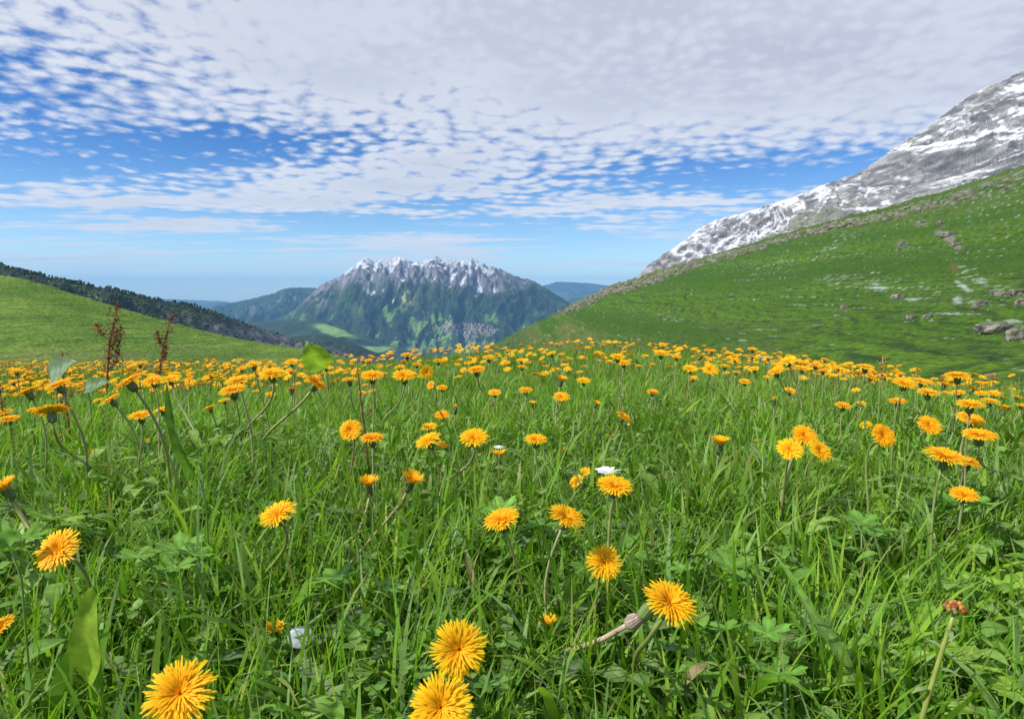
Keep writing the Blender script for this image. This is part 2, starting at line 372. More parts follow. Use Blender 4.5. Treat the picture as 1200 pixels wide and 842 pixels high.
# foothills in the valley
def hill_disp(amp, s):
    return lambda X, Y, Z, PX, PY, T: ss(T, 0, .2)*(ridged(X/s+fbm(X/s/2, Y/s/2), Y/s/2, 4)-.5)*amp+fbm(X/s*6, Y/s*6, 3)*amp*.08
def foot_col(X, Y, Z, PX, PY, T, up):
    f = fbm(X/180, Y/180, 4); f2 = fbm(X/50, Y/50, 3)
    c = lerpc(FOREST, FOREST2, ss(f, -.3, .5))
    s = np.exp(-(((PX-392)/30)**2+((PY-389-(PX-392)*.28)/8)**2)*1.3)
    s2 = np.exp(-(((PX-440)/30)**2+((PY-409)/5)**2))
    return lerpc(c, MEAD*1.25, np.clip((np.maximum(s, s2)-.42+.3*f)*4, 0, 1)*ss(f2, -.7, -.25))
loft('foothill', [(255, 388, 6900), (280, 379, 6800), (310, 377, 6700), (340, 376, 6600), (368, 376.5, 6500), (400, 384, 6400), (425, 392, 6300), (450, 404, 6200), (500, 416, 6200), (560, 430, 6200)],
     [(255, 440, 5000), (560, 445, 5000)], 240, 110, hill_disp(70, 500), foot_col, terrain_mat('foothill_cover', .03, 12), 255, 560, 1.0)
loft('dark_foothill', [(280, 400, 4300), (330, 396, 4200), (360, 394, 4100), (380, 394, 4000), (400, 397, 4000), (420, 405, 3900), (445, 416, 3900), (500, 440, 3900)],
     [(280, 450, 3000), (500, 455, 3000)], 180, 70, hill_disp(60, 320), lambda X, Y, Z, PX, PY, T, up: lerpc(FOREST*.9, FOREST2*.8, ss(fbm(X/80, Y/80, 4), 0, .5)),
     terrain_mat('dark_foothill_cover', .05, 10), 280, 500, 1.4)

# dark ridge on the left
def lr_disp(X, Y, Z, PX, PY, T):
    return ss(T, 0, .1)*(ridged(X/170+.5*fbm(X/200, Y/200), Y/300, 5)-.5)*44+fbm(X/14, Y/14, 3)*3
def lr_col(X, Y, Z, PX, PY, T, up):
    f = fbm(X/45, Y/45, 4); f2 = fbm(X/12+4, Y/12, 4)
    c = lerpc(FOREST*.75, FOREST2*.9, ss(f, -.3, .4))
    c = lerpc(c, (.13, .16, .05), ss(f2+.4*f, .12, .4)*.5)
    rk = ss(fbm(X/38+7, Y/38, 4)+.5*(.75-up)*2+.25*ss(PX, 230, 300)*ss(PY, 372, 385), .18, .42)
    rk = np.maximum(rk*.8, .75*ss(PX, 200, 260)*ss(PY, 366+(PX-250)*.2, 384+(PX-250)*.2)*ss(f2, -.35, .25))
    return lerpc(c, np.array((.23, .21, .24)), rk)
loft('wooded_ridge', [(-80, 292, 1500), (0, 311, 1500), (15, 316, 1500), (40, 321, 1520), (75, 329, 1550), (110, 336, 1600), (130, 339, 1600), (165, 348, 1700), (195, 353, 1750), (225, 358, 1800), (240, 363, 1850), (262, 370, 1900), (290, 382, 2000), (320, 390, 2100), (345, 397, 2200), (380, 404, 2300), (410, 415, 2400), (450, 432, 2500)],
     [(-80, 450, 800), (450, 460, 1500)], 360, 150, lr_disp, lr_col, terrain_mat('wooded_ridge_cover', .12, 4, var=.4), -80, 450, 1.2)

# green slope on the left
def lh_disp(X, Y, Z, PX, PY, T):
    return (fbm(X/16, Y/16, 3)*.8*ss(T, 0, .1)+fbm(X/4.5, Y/4.5, 3)*.22+fbm(X/60, Y/60, 2)*1.2*ss(T, 0, .3))*(Y/100)
def lh_col(X, Y, Z, PX, PY, T, up):
    f = fbm(X/9, Y/16, 4); f2 = fbm(X/2.4, Z/.32+Y/9, 3); f3 = fbm(X/30+8, Y/40, 3)
    c = lerpc((.070, .145, .014), (.125, .205, .026), ss(f+.5*f3, -.4, .4))
    c = lerpc(c, (.040, .095, .012), ss(f2+.3*fbm(X/.9, Z/.2, 2), .05, .4)*.7)
    br = ss(PY+f*18+f2*10, 398, 428)*.5
    c = lerpc(c, (.13, .13, .045), br*ss(f2+f, -.3, .4))
    return c
loft('left_hillside', [(-120, 286, 150), (0, 322, 140), (30, 328, 138), (60, 336, 136), (100, 349, 134), (140, 361, 132), (200, 378, 130), (260, 393, 126), (300, 401, 124), (350, 408, 120), (380, 413, 116), (420, 424, 112), (470, 445, 110)],
     [(-120, 490, 42), (0, 480, 42), (200, 470, 44), (350, 465, 50), (470, 470, 60)], 320, 220, lh_disp, lh_col, terrain_mat('left_hillside_cover', .9, .7, var=.5, scale2=4.0, stretch=(.5, .5, 1.6)), -120, 470, 1.0)

# big slope on the right with its rock band
CREST = [(535, 428, 620), (560, 414, 600), (580, 403, 590), (600, 392, 580), (650, 368, 560), (672, 356, 540), (700, 343, 520), (720, 333, 500), (745, 327, 480), (770, 318, 460), (800, 309, 440), (850, 294, 415), (900, 280, 390), (950, 266, 370), (1000, 252, 350), (1050, 240, 335), (1100, 226, 320), (1150, 210, 305), (1200, 194, 290), (1300, 160, 270)]
def band(PX): return np.interp(PX, [560, 650, 700, 760, 850, 950, 1000, 1100, 1200, 1300], [3, 7, 10, 13, 9, 9, 13, 18, 22, 26])
def rh_disp(X, Y, Z, PX, PY, T):
    cp = np.interp(PX, [p[0] for p in CREST], [p[1] for p in CREST]); d = (PY-cp)/band(PX)
    inb = ss(d, .25, .45)*ss(d, 1.15, .85)*ss(PX, 640, 700)
    # the band is a broken ledge: the ground above it stands out, the rock face is notched
    led = ridged(X/9, Z/5+Y/25, 4)*2.2+fbm(X/2.5, Z/1.6, 3)*1.0
    s = Y/400
    g = fbm(X/38, Y/60, 4)*4.5*ss(T, .02, .25)+fbm(X/9, Y/14, 3)*.7
    tz = (Z*.8+fbm(X/25, Y/25, 3)*3) % 1.0; terr = tz*tz*.5*ss(fbm(X/40, Z/20, 2), -.4, .2)
    return (g+terr)*s+inb*led*s+(fbm(X/5, X*0, 4)*2.2*s+fbm(X/1.5, X*0, 3)*.8*s)*ss(d, .6, 0)*ss(PX, 650, 700)
def rh_col(X, Y, Z, PX, PY, T, up):
    f = fbm(X/24, Z/9, 4); f2 = fbm(X/3.2, Z/1.1, 4); f3 = fbm(X/1.4+5, Z/.5, 3); f4 = fbm(X/60+3, Z/30, 3)
    g = lerpc((.034, .092, .004), (.072, .152, .007), ss(f+.4*f2, -.4, .4))
    g = lerpc(g, (.080, .125, .020), ss(f4, .0, .5)*.6)
    tz = (Z*1.15+fbm(X/25, Y/25, 3)*3+fbm(X/6, Y/6, 2)*.5) % 1.0
    g = lerpc(g, (.022, .055, .008), np.clip(ss(f2+.2*f3, .0, .45)*.6+ss(tz, .45, .85)*.8*ss(f+f3, -.4, .2), 0, 1))
    g = lerpc(g, (.10, .16, .04), ss(f3, .2, .5)*.45)
    # browner, drier turf at the lower left and along the foot
    br = np.exp(-(((PX-640)/70)**2+((PY-392)/20)**2))*.9+.35*ss(PX, 600, 700)*ss(PX, 980, 860)*ss(PY, 360, 395)
    g = lerpc(g, (.105, .115, .035), np.clip(br*ss(f2+f, -.3, .4), 0, .85))
    g = lerpc(g, FOREST*1.2, ss(PX, 640, 585)*ss(f2+f, -.2, .3)*.8)
    # last snow caught in the turf and on the terracettes
    def spot(x, y, rx, ry, a=0):
        dx_ = PX-x; dy_ = PY-y; u = dx_*math.cos(a)+dy_*math.sin(a); v = -dx_*math.sin(a)+dy_*math.cos(a)
        return np.exp(-((u/rx)**2+(v/ry)**2))
    sm = np.zeros_like(PX)
    for q, k in [((975, 290, 55, 10, -.55), .6), ((1010, 338, 70, 12, .1), .55), ((1080, 342, 60, 16, .1), .6), ((1150, 330, 45, 14, .5), .75), ((1180, 370, 60, 22, .2), .55), ((900, 310, 90, 30, -.2), .35), ((1060, 300, 60, 20, 0), .3), ((1160, 250, 70, 40, 0), .35), ((1050, 372, 120, 14, .05), .28)]:
        sm = np.maximum(sm, spot(*q)*k)
    fl = ss(fbm(X/1.3+Z/.9, Z/.55-X*.23+Y*.31, 4)*1.15+fbm(X/7, Z/2.2, 2)*.4+f2*.35+sm*.7, .50, .80)*np.clip(sm*2, 0, 1)
    g = lerpc(g, (.36, .42, .35), fl*.6)
    for q in [(1127, 333, 14, 4, .7), (1163, 379, 10, 2.5, .5), (1028, 336, 12, 5, .2), (1122, 353, 7, 7, 0), (1070, 351, 9, 4, 0)]:
        g = lerpc(g, (.36, .42, .38), np.clip((spot(*q)-.45+f3*1.1)*2, 0, .7))
    g = lerpc(g, (.16, .10, .045), np.clip((spot(1118, 313, 7, 5)-.3+f3*.7)*2, 0, .45))
    for q in [(1100, 272, 5, 4, 0), (1112, 281, 9, 6, .6), (1120, 290, 8, 4, .6), (1080, 262, 8, 4, 0)]:
        g = lerpc(g, (.20, .18, .15), np.clip((spot(*q)-.3+f3*.5)*2, 0, .8))
    # the rock band
    cp = np.interp(PX, [p[0] for p in CREST], [p[1] for p in CREST]); d = (PY-cp)/band(PX)
    inb = ss(d+.35*f+.25*f2, .22, .5)*ss(d+.35*f2+.4*f, 1.2, .85)*ss(PX, 630, 700)
    left = ss(PX, 900, 760)
    rock = lerpc((.10, .10, .07), (.27, .25, .22), ss(f3+.3*f2, -.4, .45))
    k = np.clip(inb*ss(f2+f3*.5+f*.6, -.2, .25)+left*ss(d, 1.0, .4)*ss(f2, -.2, .2)*.8*ss(PX, 640, 690), 0, 1)
    g = lerpc(g, rock, k)
    above = ss(d, .35, .1)*(1-left)
    return lerpc(g, (.075, .105, .03), above*.6*ss(f2, -.4, .3))
loft('right_hillside', CREST, [(535, 470, 90), (600, 480, 60), (800, 490, 32), (1000, 510, 20), (1300, 540, 14)], 560, 290, rh_disp, rh_col,
     terrain_mat('right_hillside_cover', .7, 1.1, var=.55, scale2=2.6, stretch=(.6, .6, 2.2)), 535, 1300, 1.0, 0.9, .25)

# snowy mountain behind it
SNR = [(690, 352, 1900), (720, 340, 1900), (745, 325, 1900), (757, 315, 1900), (775, 301, 1900), (800, 284, 1880), (815, 272, 1860), (830, 262, 1850), (850, 256, 1830), (875, 249, 1800), (900, 241, 1780), (930, 232, 1750), (960, 219, 1700), (985, 210, 1680), (1000, 206, 1650), (1020, 195, 1630), (1040, 180, 1600),
       (1070, 160, 1570), (1085, 152, 1550), (1100, 140, 1530), (1125, 121, 1500), (1150, 105, 1480), (1175, 95, 1450), (1200, 82, 1420), (1250, 60, 1380), (1310, 40, 1350)]
def sn_disp(X, Y, Z, PX, PY, T):
    a = X*.80+Z*.60; b = -X*.60+Z*.80
    w = fbm(X/220, Z/220, 3)
    e = ss(T, 0, .12)
    return (ridged(b/150+.8*w, a/520+.4*w, 4)-.5)*70*e+(ridged(b/38+w, a/120, 4)-.5)*16*(e*.8+.2)+fbm(b/9, a/18, 4)*5+fbm(b/16+w, a/60, 3)*6*e
def sn_col(X, Y, Z, PX, PY, T, up):
    a = X*.80+Z*.60; b = -X*.60+Z*.80
    f = fbm(b/70, a/260, 5); f2 = fbm(b/11, a/24, 5); f3 = fbm(b/3.6+X/30, a/7, 4); f4 = fbm(b/12, a/55, 4); big_ = fbm(X/190+3, Z/150, 3)
    rock = lerpc((.11, .112, .118), (.30, .295, .29), ss(f2+f3*.7, -.4, .4)); ndi = up
    s = f*.95+f2*.7+f3*.75+f4*1.1+big_*.30
    cp = np.interp(PX, [p[0] for p in SNR], [p[1] for p in SNR]); d = PY-cp
    s = s+.06+.12*ss(PX, 780, 830)*ss(PX, 950, 880)+.14*ss(PX, 950, 1050)+(up-ndi.mean())*1.3-.8*ss(PX, 800, 765)-.35*ss(d, 14, 0)*ss(PX, 930, 990)
    s = s-.55*np.exp(-(((PX-1060)/45)**2+((PY-208)/25)**2))-.5*np.exp(-(((PX-945)/60)**2+((PY-262+(PX-945)*.35)/9)**2))-.3*np.exp(-(((PX-1150)/60)**2+((PY-182)/14)**2))
    s = s+.35*np.exp(-(((PX-1120)/40)**2+((PY-160)/20)**2))
    rock = lerpc(rock, (.17, .18, .09), .6*np.exp(-(((PX-930)/70)**2+((PY-268+(PX-930)*.35)/10)**2)))
    return lerpc(rock, SNOW, ss(s, -.14, .50)*.86)
loft('snowy_mountain', SNR, [(690, 385, 1700), (800, 372, 1550), (1000, 335, 1300), (1310, 280, 1000)], 500, 220, sn_disp, sn_col, terrain_mat('snowy_mountain_cover', .09, 5, var=.18, scale2=.35), 690, 1310, 1.6, 1.0, .3, rfreq=.12, along='n')

# ---------------------------------------------------------------- things on the far terrain
def pick(name, px, py):
    V, PX, PY, NR = TER[name]
    a, b = proj(V[..., 0], V[..., 1], V[..., 2])
    k = np.argmin((a-px)**2+(b-py)**2)
    return V.reshape(-1, 3)[k], NR.reshape(-1, 3)[k]
def ico(sub):
    import bmesh
    bm = bmesh.new(); bmesh.ops.create_icosphere(bm, subdivisions=sub, radius=1)
    V = np.array([v.co[:] for v in bm.verts]); T = np.array([[v.index for v in f.verts] for f in bm.faces]); bm.free(); return V, T
ICO1 = ico(1); ICO2 = ico(2); ICO3 = ico(3)

# village roofs and walls across the valley: too small to pick apart
def village():
    V, PX, PY, NR = TER['mountain']; a, b = proj(V[..., 0], V[..., 1], V[..., 2]); vv = V.reshape(-1, 3); a = a.ravel(); b = b.ravel()
    e = ((a-550)/34)**2+((b-387)/9)**2; ok = np.where(e < 1)[0]; w = np.exp(-e[ok]*1.3); idx = RNG.choice(ok, 330, p=w/w.sum())
    e2 = np.where((((a-500)/40)**2+((b-392)/14)**2) < 1)[0]; idx = np.concatenate([idx, RNG.choice(e2, 25)])
    mb = MB()
    for i in idx:
        p = vv[i]+np.array((RNG.uniform(-12, 12), RNG.uniform(-12, 12), 0)); l, w_, h = RNG.uniform(11, 22), RNG.uniform(9, 14), RNG.uniform(6, 11); an = RNG.uniform(0, math.pi)
        bx = np.array([(-1, -1, -1), (1, -1, -1), (1, 1, -1), (-1, 1, -1), (-1, -1, 1), (1, -1, 1), (1, 1, 1), (-1, 1, 1)])*(l/2, w_/2, h)
        R = np.array(((math.cos(an), -math.sin(an), 0), (math.sin(an), math.cos(an), 0), (0, 0, 1)))
        wc = random.choice([(.34, .33, .30), (.44, .42, .39), (.32, .28, .23), (.34, .34, .35)])
        mb.add(bx@R.T+p, [(0, 1, 5, 4), (1, 2, 6, 5), (2, 3, 7, 6), (3, 0, 4, 7)], None, wc)
        rf = np.array([(-l/2-1, -w_/2-1, h), (l/2+1, -w_/2-1, h), (l/2+1, w_/2+1, h), (-l/2-1, w_/2+1, h), (-l/2, 0, h+4), (l/2, 0, h+4)])
        mb.add(rf@R.T+p, [(0, 1, 5, 4), (2, 3, 4, 5)], [(0, 4, 3), (1, 2, 5)], random.choice([(.28, .13, .09), (.33, .20, .15), (.25, .22, .21)]))
    o = obj('village_houses', mb.mesh('village_houses', foliage_mat('village_plaster', .8, 0, .2, .1), False))
    tag(o, 'tiny pale village houses with red brown roofs low on the far mountain', 'village', kind='stuff')
village()

def forest():
    V, PX, PY, NR = TER['wooded_ridge']; vv = V.reshape(-1, 3); tt = np.repeat(np.arange(V.shape[0])/V.shape[0], V.shape[1])
    ok = np.where((tt < .75) & (vv[:, 0] < -250) & (fbm(vv[:, 0]/60, vv[:, 1]/60, 3) > -.25))[0]; idx = RNG.choice(ok, 3800)
    top = np.arange(V.shape[1]); idx = np.concatenate([idx, RNG.choice(top[top < 260], 260)])
    mb = MB(); v0, t0 = ICO1
    for i in idx:
        p = vv[i]+np.array((RNG.uniform(-4, 4), RNG.uniform(-4, 4), 0)); h = RNG.uniform(3, 7.5); r = h*RNG.uniform(.38, .6)
        v = v0*(1+RNG.uniform(-.3, .3, (len(v0), 1)))*(r, r, h*.6)+p+(0, 0, h*.45)
        mb.add(v, None, t0, np.array(random.choice([(.030, .055, .022), (.045, .075, .025), (.07, .10, .03), (.026, .045, .024), (.09, .11, .04)]))*RNG.uniform(.8, 1.2))
    o = obj('forest', mb.mesh('forest', foliage_mat('forest_crown', .8, 0.05, .1, .35, nscale=.8), False))
    tag(o, 'dark scrubby trees massed along the left ridge', 'forest', kind='stuff')
forest()

# boulders on the right slope
M_BOULD = terrain_mat('boulder_stone', 2.2, .12, var=.45, scale2=6)
def boulder(px, py, w, hh, label, seed, lean=0.0, red=False):
    p, n = pick('right_hillside', px, py)
    s = w*.78/F*p[1]/2; v0, t0 = ICO3
    k = v0*1.7+seed*3.1
    d = 1+.28*ridged(k[:, 0]+k[:, 2]*.7, k[:, 1]-k[:, 2]*.9, 3)+.16*fbm(k[:, 0]*2.5, k[:, 1]*2.5+k[:, 2]*2, 3)-.12*(v0[:, 0]*math.sin(seed)+v0[:, 1]*math.cos(seed))
    d = d+.10*np.round(fbm(k[:, 0]*1.1+2, k[:, 1]*1.1+k[:, 2], 2)*5)/2
    v = np.sign(v0)*np.abs(v0)**.75*d[:, None]*(s, s*.8, s*hh/w*1.1)
    g = fbm(k[:, 0]*1.2, k[:, 1]*1.2, 3)
    c = lerpc((.09, .082, .065), (.25, .235, .21), ss(g, -.35, .4))
    c = lerpc(c, (.09, .13, .03), ss(v0[:, 2]+.6*g, .55, .9)*.8)
    if red: c = lerpc(c, (.24, .13, .08), .5)
    me = mesh_np('boulder', v, None, t0, c, (M_BOULD,), False); o = obj('boulder', me, loc=p+np.array((0, 0, s*hh/w*.35)))
    tag(o, label, 'boulder', 'boulders on the right slope')
BO = [(1168, 388, 46, 17, 'large cracked grey boulder low on the right slope with a dark overhang beneath'),
      (1197, 395, 30, 17, 'grey boulder cut by the right edge of the picture, low on the slope'),
      (1186, 399, 16, 9, 'small brown boulder wedged between the two largest boulders at the right edge'),
      (1148, 360, 16, 14, 'upright grey boulder with a reddish foot below the right rock group'),
      (1172, 346, 22, 9, 'flat weathered rock at the left end of the rock row near the right edge'),
      (1190, 346, 20, 11, 'grey rock in the middle of the rock row near the right edge'),
      (1197, 357, 15, 12, 'round grey rock at the right edge just under the rock row'),
      (1053, 350, 15, 9, 'brown rock with a pale patch, alone in mid slope above two little stones'),
      (1067, 373, 11, 7, 'small pale stone, left one of the pair in mid slope'),
      (1087, 372, 10, 6, 'small pale stone, right one of the pair in mid slope'),
      (1056, 288, 12, 9, 'pale rock standing alone high on the green slope'),
      (1112, 277, 20, 9, 'broken brown rock at the upper right of the green slope'),
      (1101, 263, 11, 6, 'small rock above the broken brown rocks high on the slope'),
      (1080, 262, 10, 6, 'small grey rock left of the broken brown rocks high on the slope'),
      (1121, 288, 12, 6, 'low rock below the broken brown rocks high on the slope'),
      (989, 360, 9, 6, 'small lone grey rock left of the snow specks in mid slope'),
      (1162, 441, 15, 6, 'flat pale stone near the foot of the slope behind the flowers')]
for i, b_ in enumerate(BO): boulder(*b_[:5], seed=i+1)
def rubble():
    mb = MB(); v0, t0 = ICO1
    for b_ in BO:
        for _ in range(14):
            r = RNG.uniform(.5, 1.5)*b_[2]*.6; a = RNG.uniform(0, 6.28); p, n = pick('right_hillside', min(b_[0]+r*math.cos(a), 1215), b_[1]+2+r*.35*math.sin(a)); s = RNG.uniform(.5, 1.8)/F*p[1]
            v = v0*(1+RNG.uniform(-.25, .25, (len(v0), 1)))*(s, s*.8, s*.6)+p; mb.add(v, None, t0, np.array((.22, .205, .175))*RNG.uniform(.5, 1.2))
    tag(obj('rubble', mb.mesh('rubble', M_BOULD, False)), 'loose small stones scattered round the boulders on the right slope', 'rubble', kind='stuff')
rubble()
# outcrop blocks along the crest: real rocks, fused in one broken ledge
def ledge():
    mb = MB(); v0, t0 = ICO2
    xs = np.concatenate([RNG.uniform(655, 900, 260), RNG.uniform(900, 1225, 260)])
    for x in xs:
        cp = np.interp(x, [p[0] for p in CREST], [p[1] for p in CREST]); bd = band(x)
        k = RNG.uniform(.0 if x < 800 else .45, .95)
        if fbm(np.array(x/18.), np.array(k*2), 2) < -.05 and x > 760: continue
        p, n = pick('right_hillside', x, cp+bd*k+1); w = RNG.uniform(3, 10)*(.8 if x < 720 else 1); s = w/F*p[1]/2
        q = v0*1.6+RNG.uniform(0, 90); d = 1+.35*ridged(q[:, 0], q[:, 1]+q[:, 2], 3)
        v = np.sign(v0)*np.abs(v0)**.75*d[:, None]*(s, s*.8, s*RNG.uniform(.35, .75)); g = fbm(q[:, 0]*1.5, q[:, 1]*1.5, 3)
        c = lerpc((.10, .095, .07), (.28, .26, .22), ss(g, -.35, .4)); c = lerpc(c, (.07, .10, .02), ss(v0[:, 2]+g*.8, .35, .7)*.85)
        mb.add(v+p, None, t0, c)
    o = obj('rock_ledge', mb.mesh('rock_ledge', M_BOULD)); tag(o, 'broken line of grey outcrop rock along the crest of the right slope', 'rocks', kind='stuff')
ledge()

# ---------------------------------------------------------------- the near meadow
def gz(x, y):
    x = np.asarray(x, float); y = np.asarray(y, float)
    e = ss(y, .9, 4.5)
    xx = x-.6; z = -.105*e-np.where(xx > 0, .046*xx*xx, .20*(1-np.exp(-(xx/1.9)**2)))*e+.035*ss(y, .3, 1.2)*ss(y, 4.0, 1.8)-.012*np.clip(x, -2, 0)*ss(y, 2.5, .5)*2
    z = z-np.clip(y-4.6, 0, None)**2*.05/(1+.25*np.clip(y-4.6, 0, None))
    return z+fbm(x*1.3, y*1.3, 2)*.022+fbm(x*5, y*5, 2)*.006
def near_ground():
    n = 220; gx = np.sinh(np.linspace(-3, 3, n))/math.sinh(3)*16; gy = -3+21*np.linspace(0, 1, n)**1.6
    X, Y = np.meshgrid(gx, gy); Z = gz(X, Y)
    c = lerpc((.045, .060, .018), (.08, .115, .028), ss(fbm(X*4, Y*4, 3), -.3, .3))
    idx = np.arange(n*n).reshape(n, n); Q = np.stack([idx[:-1, :-1], idx[:-1, 1:], idx[1:, 1:], idx[1:, :-1]], -1).reshape(-1, 4)
    tag(obj('ground', mesh_np('ground', np.stack([X, Y, Z], -1).reshape(-1, 3), Q, None, c.reshape(-1, 3), (terrain_mat('meadow_soil', 40, .01, scale2=160),))), kind='structure')
near_ground()

def blades(root, h, phi, th0, th1, w, K, col, twist=None, bend_pow=1.4, tipcol=None):
    N = len(root); t = np.linspace(0, 1, K+1)
    tm = (t[1:]+t[:-1])/2
    th = th0[:, None]+th1[:, None]*tm[None, :]**bend_pow
    r = np.cumsum(np.sin(th), 1)/K*h[:, None]; z = np.cumsum(np.cos(th), 1)/K*h[:, None]
    r = np.hstack([np.zeros((N, 1)), r]); z = np.hstack([np.zeros((N, 1)), z])
    cx, sx = np.cos(phi)[:, None], np.sin(phi)[:, None]
    cen = np.stack([root[:, :1]+cx*r, root[:, 1:2]+sx*r, root[:, 2:3]+z], -1)      # N,K+1,3
    tw = (twist if twist is not None else np.zeros(N))[:, None]*(t[None, :])+0*r
    side = np.stack([-np.sin(phi[:, None]+tw), np.cos(phi[:, None]+tw), .25*np.sin(tw*2)], -1)
    wt = w[:, None]*(np.clip(.55+2.2*t, 0, 1)*np.clip(1-t**2.2, 0, 1))[None, :]
    Lf = cen-side*wt[..., None]/2; Rt = cen+side*wt[..., None]/2
    body = np.stack([Lf[:, :-1], Rt[:, :-1]], 2).reshape(N, 2*K, 3)
    V = np.concatenate([body, cen[:, -1:]], 1)       # N, 2K+1
    st = 2*K+1; base = (np.arange(N)*st)[:, None]
    q = np.concatenate([np.array([[2*i, 2*i+1, 2*i+3, 2*i+2]]) for i in range(K-1)], 0)
    Q = (base[:, :, None]+q[None]).reshape(-1, 4); T = (base+np.array([[2*K-2, 2*K-1, 2*K]])).reshape(-1, 3)
    c = np.repeat(col[:, None], st, 1)
    if tipcol is not None: c[:, -3:] = c[:, -3:]*(1-tipcol[:, None, None])+np.array((.30, .26, .10))*tipcol[:, None, None]
    return V.reshape(-1, 3), Q, T, c.reshape(-1, 3)

G1 = np.array((.110, .245, .016)); G2 = np.array((.185, .370, .028)); G3 = np.array((.285, .430, .038)); G4 = np.array((.225, .350, .140)); DRYC = np.array((.48, .44, .24))
def grass_zone(mb, y0, y1, dens, K, hmu, wmu, clump, seed):
    rg = np.random.default_rng(seed)
    def hw(y): return .86*np.maximum(y, 0)+.42
    area = (y1-y0)*(hw(y0)+hw(y1)); n = int(area*dens/clump)
    yy = []
    while sum(map(len, yy)) < n:
        a = rg.uniform(y0, y1, n); keep = rg.random(n) < hw(a)/hw(y1); yy.append(a[keep])
    cyy = np.concatenate(yy)[:n]; cxx = rg.uniform(-1, 1, n)*hw(cyy)
    patch = fbm(cxx*1.7+5, cyy*1.7, 3)
    ch = hmu*rg.lognormal(0, .22, n)*(1+.45*np.clip(patch, -.6, .8)); cphi = rg.uniform(0, 2*math.pi, n); ct = rg.random(n)
    k = np.repeat(np.arange(n), clump); N = len(k)
    sp = .012+.010*rg.random(n)
    ox = rg.normal(0, 1, N)*sp[k]; oy = rg.normal(0, 1, N)*sp[k]
    x = cxx[k]+ox; y = cyy[k]+oy; root = np.stack([x, y, gz(x, y)-.004], 1)
    phi = np.arctan2(oy, ox)+rg.normal(0, .7, N); phi = np.where(rg.random(N) < .35, cphi[k]+rg.normal(0, .5, N), phi)
    # wind and sun lean: slightly to the right
    th0 = np.abs(rg.normal(.12, .28, N)); th1 = np.abs(rg.normal(.70, .50, N)); flop = rg.random(N) < .16; th1 = np.where(flop, rg.uniform(1.3, 2.2, N), th1)
    h = ch[k]*rg.uniform(.45, 1.15, N); w = wmu*rg.lognormal(0, .35, N); wide = rg.random(N) < .11; w = np.where(wide, w*2.0, w)
    pt = ss(fbm(x*2.1-3, y*2.1+8, 3)+.5*(ct[k]-.5), -.35, .35)
    col = lerpc(G1, G2, np.clip(pt*.8+rg.normal(0, .22, N), 0, 1)); col = lerpc(col, G3, (rg.random(N) < .22)*rg.uniform(.3, 1, N)); col = lerpc(col, G4, (rg.random(N) < .22)*rg.uniform(.3, 1, N))
    dry = (rg.random(N) < .035); col = lerpc(col, DRYC, dry*rg.uniform(.6, 1, N)); th0 = np.where(dry, rg.uniform(.5, 1.4, N), th0)
    tip = (rg.random(N) < .12)*.7
    mb.add(*blades(root, h, phi, th0, th1, w, K, col, rg.normal(0, .9, N), 1.3, tip)[:3], col=blades(root[:1], h[:1], phi[:1], th0[:1], th1[:1], w[:1], K, col[:1])[3][:1]) if False else None
    V, Q, T, c = blades(root, h, phi, th0, th1, w, K, col, rg.normal(0, .9, N), 1.3, tip)
    mb.add(V, Q, T, c)
gm = MB()
grass_zone(gm, -.15, .9, 15000, 5, .094, .0042, 11, 1); grass_zone(gm, -.15, 2.0, 9000, 3, .048, .0046, 8, 11)
grass_zone(gm, .9, 1.8, 12000, 4, .098, .0044, 11, 2)
grass_zone(gm, 1.8, 3.2, 7000, 3, .098, .0048, 10, 3)
grass_zone(gm, 3.2, 6.2, 3200, 3, .090, .0056, 9, 4)
tag(obj('grass', gm.mesh('grass', M_GRASS)), 'long fresh green meadow grass covering the foreground', 'grass', kind='stuff')

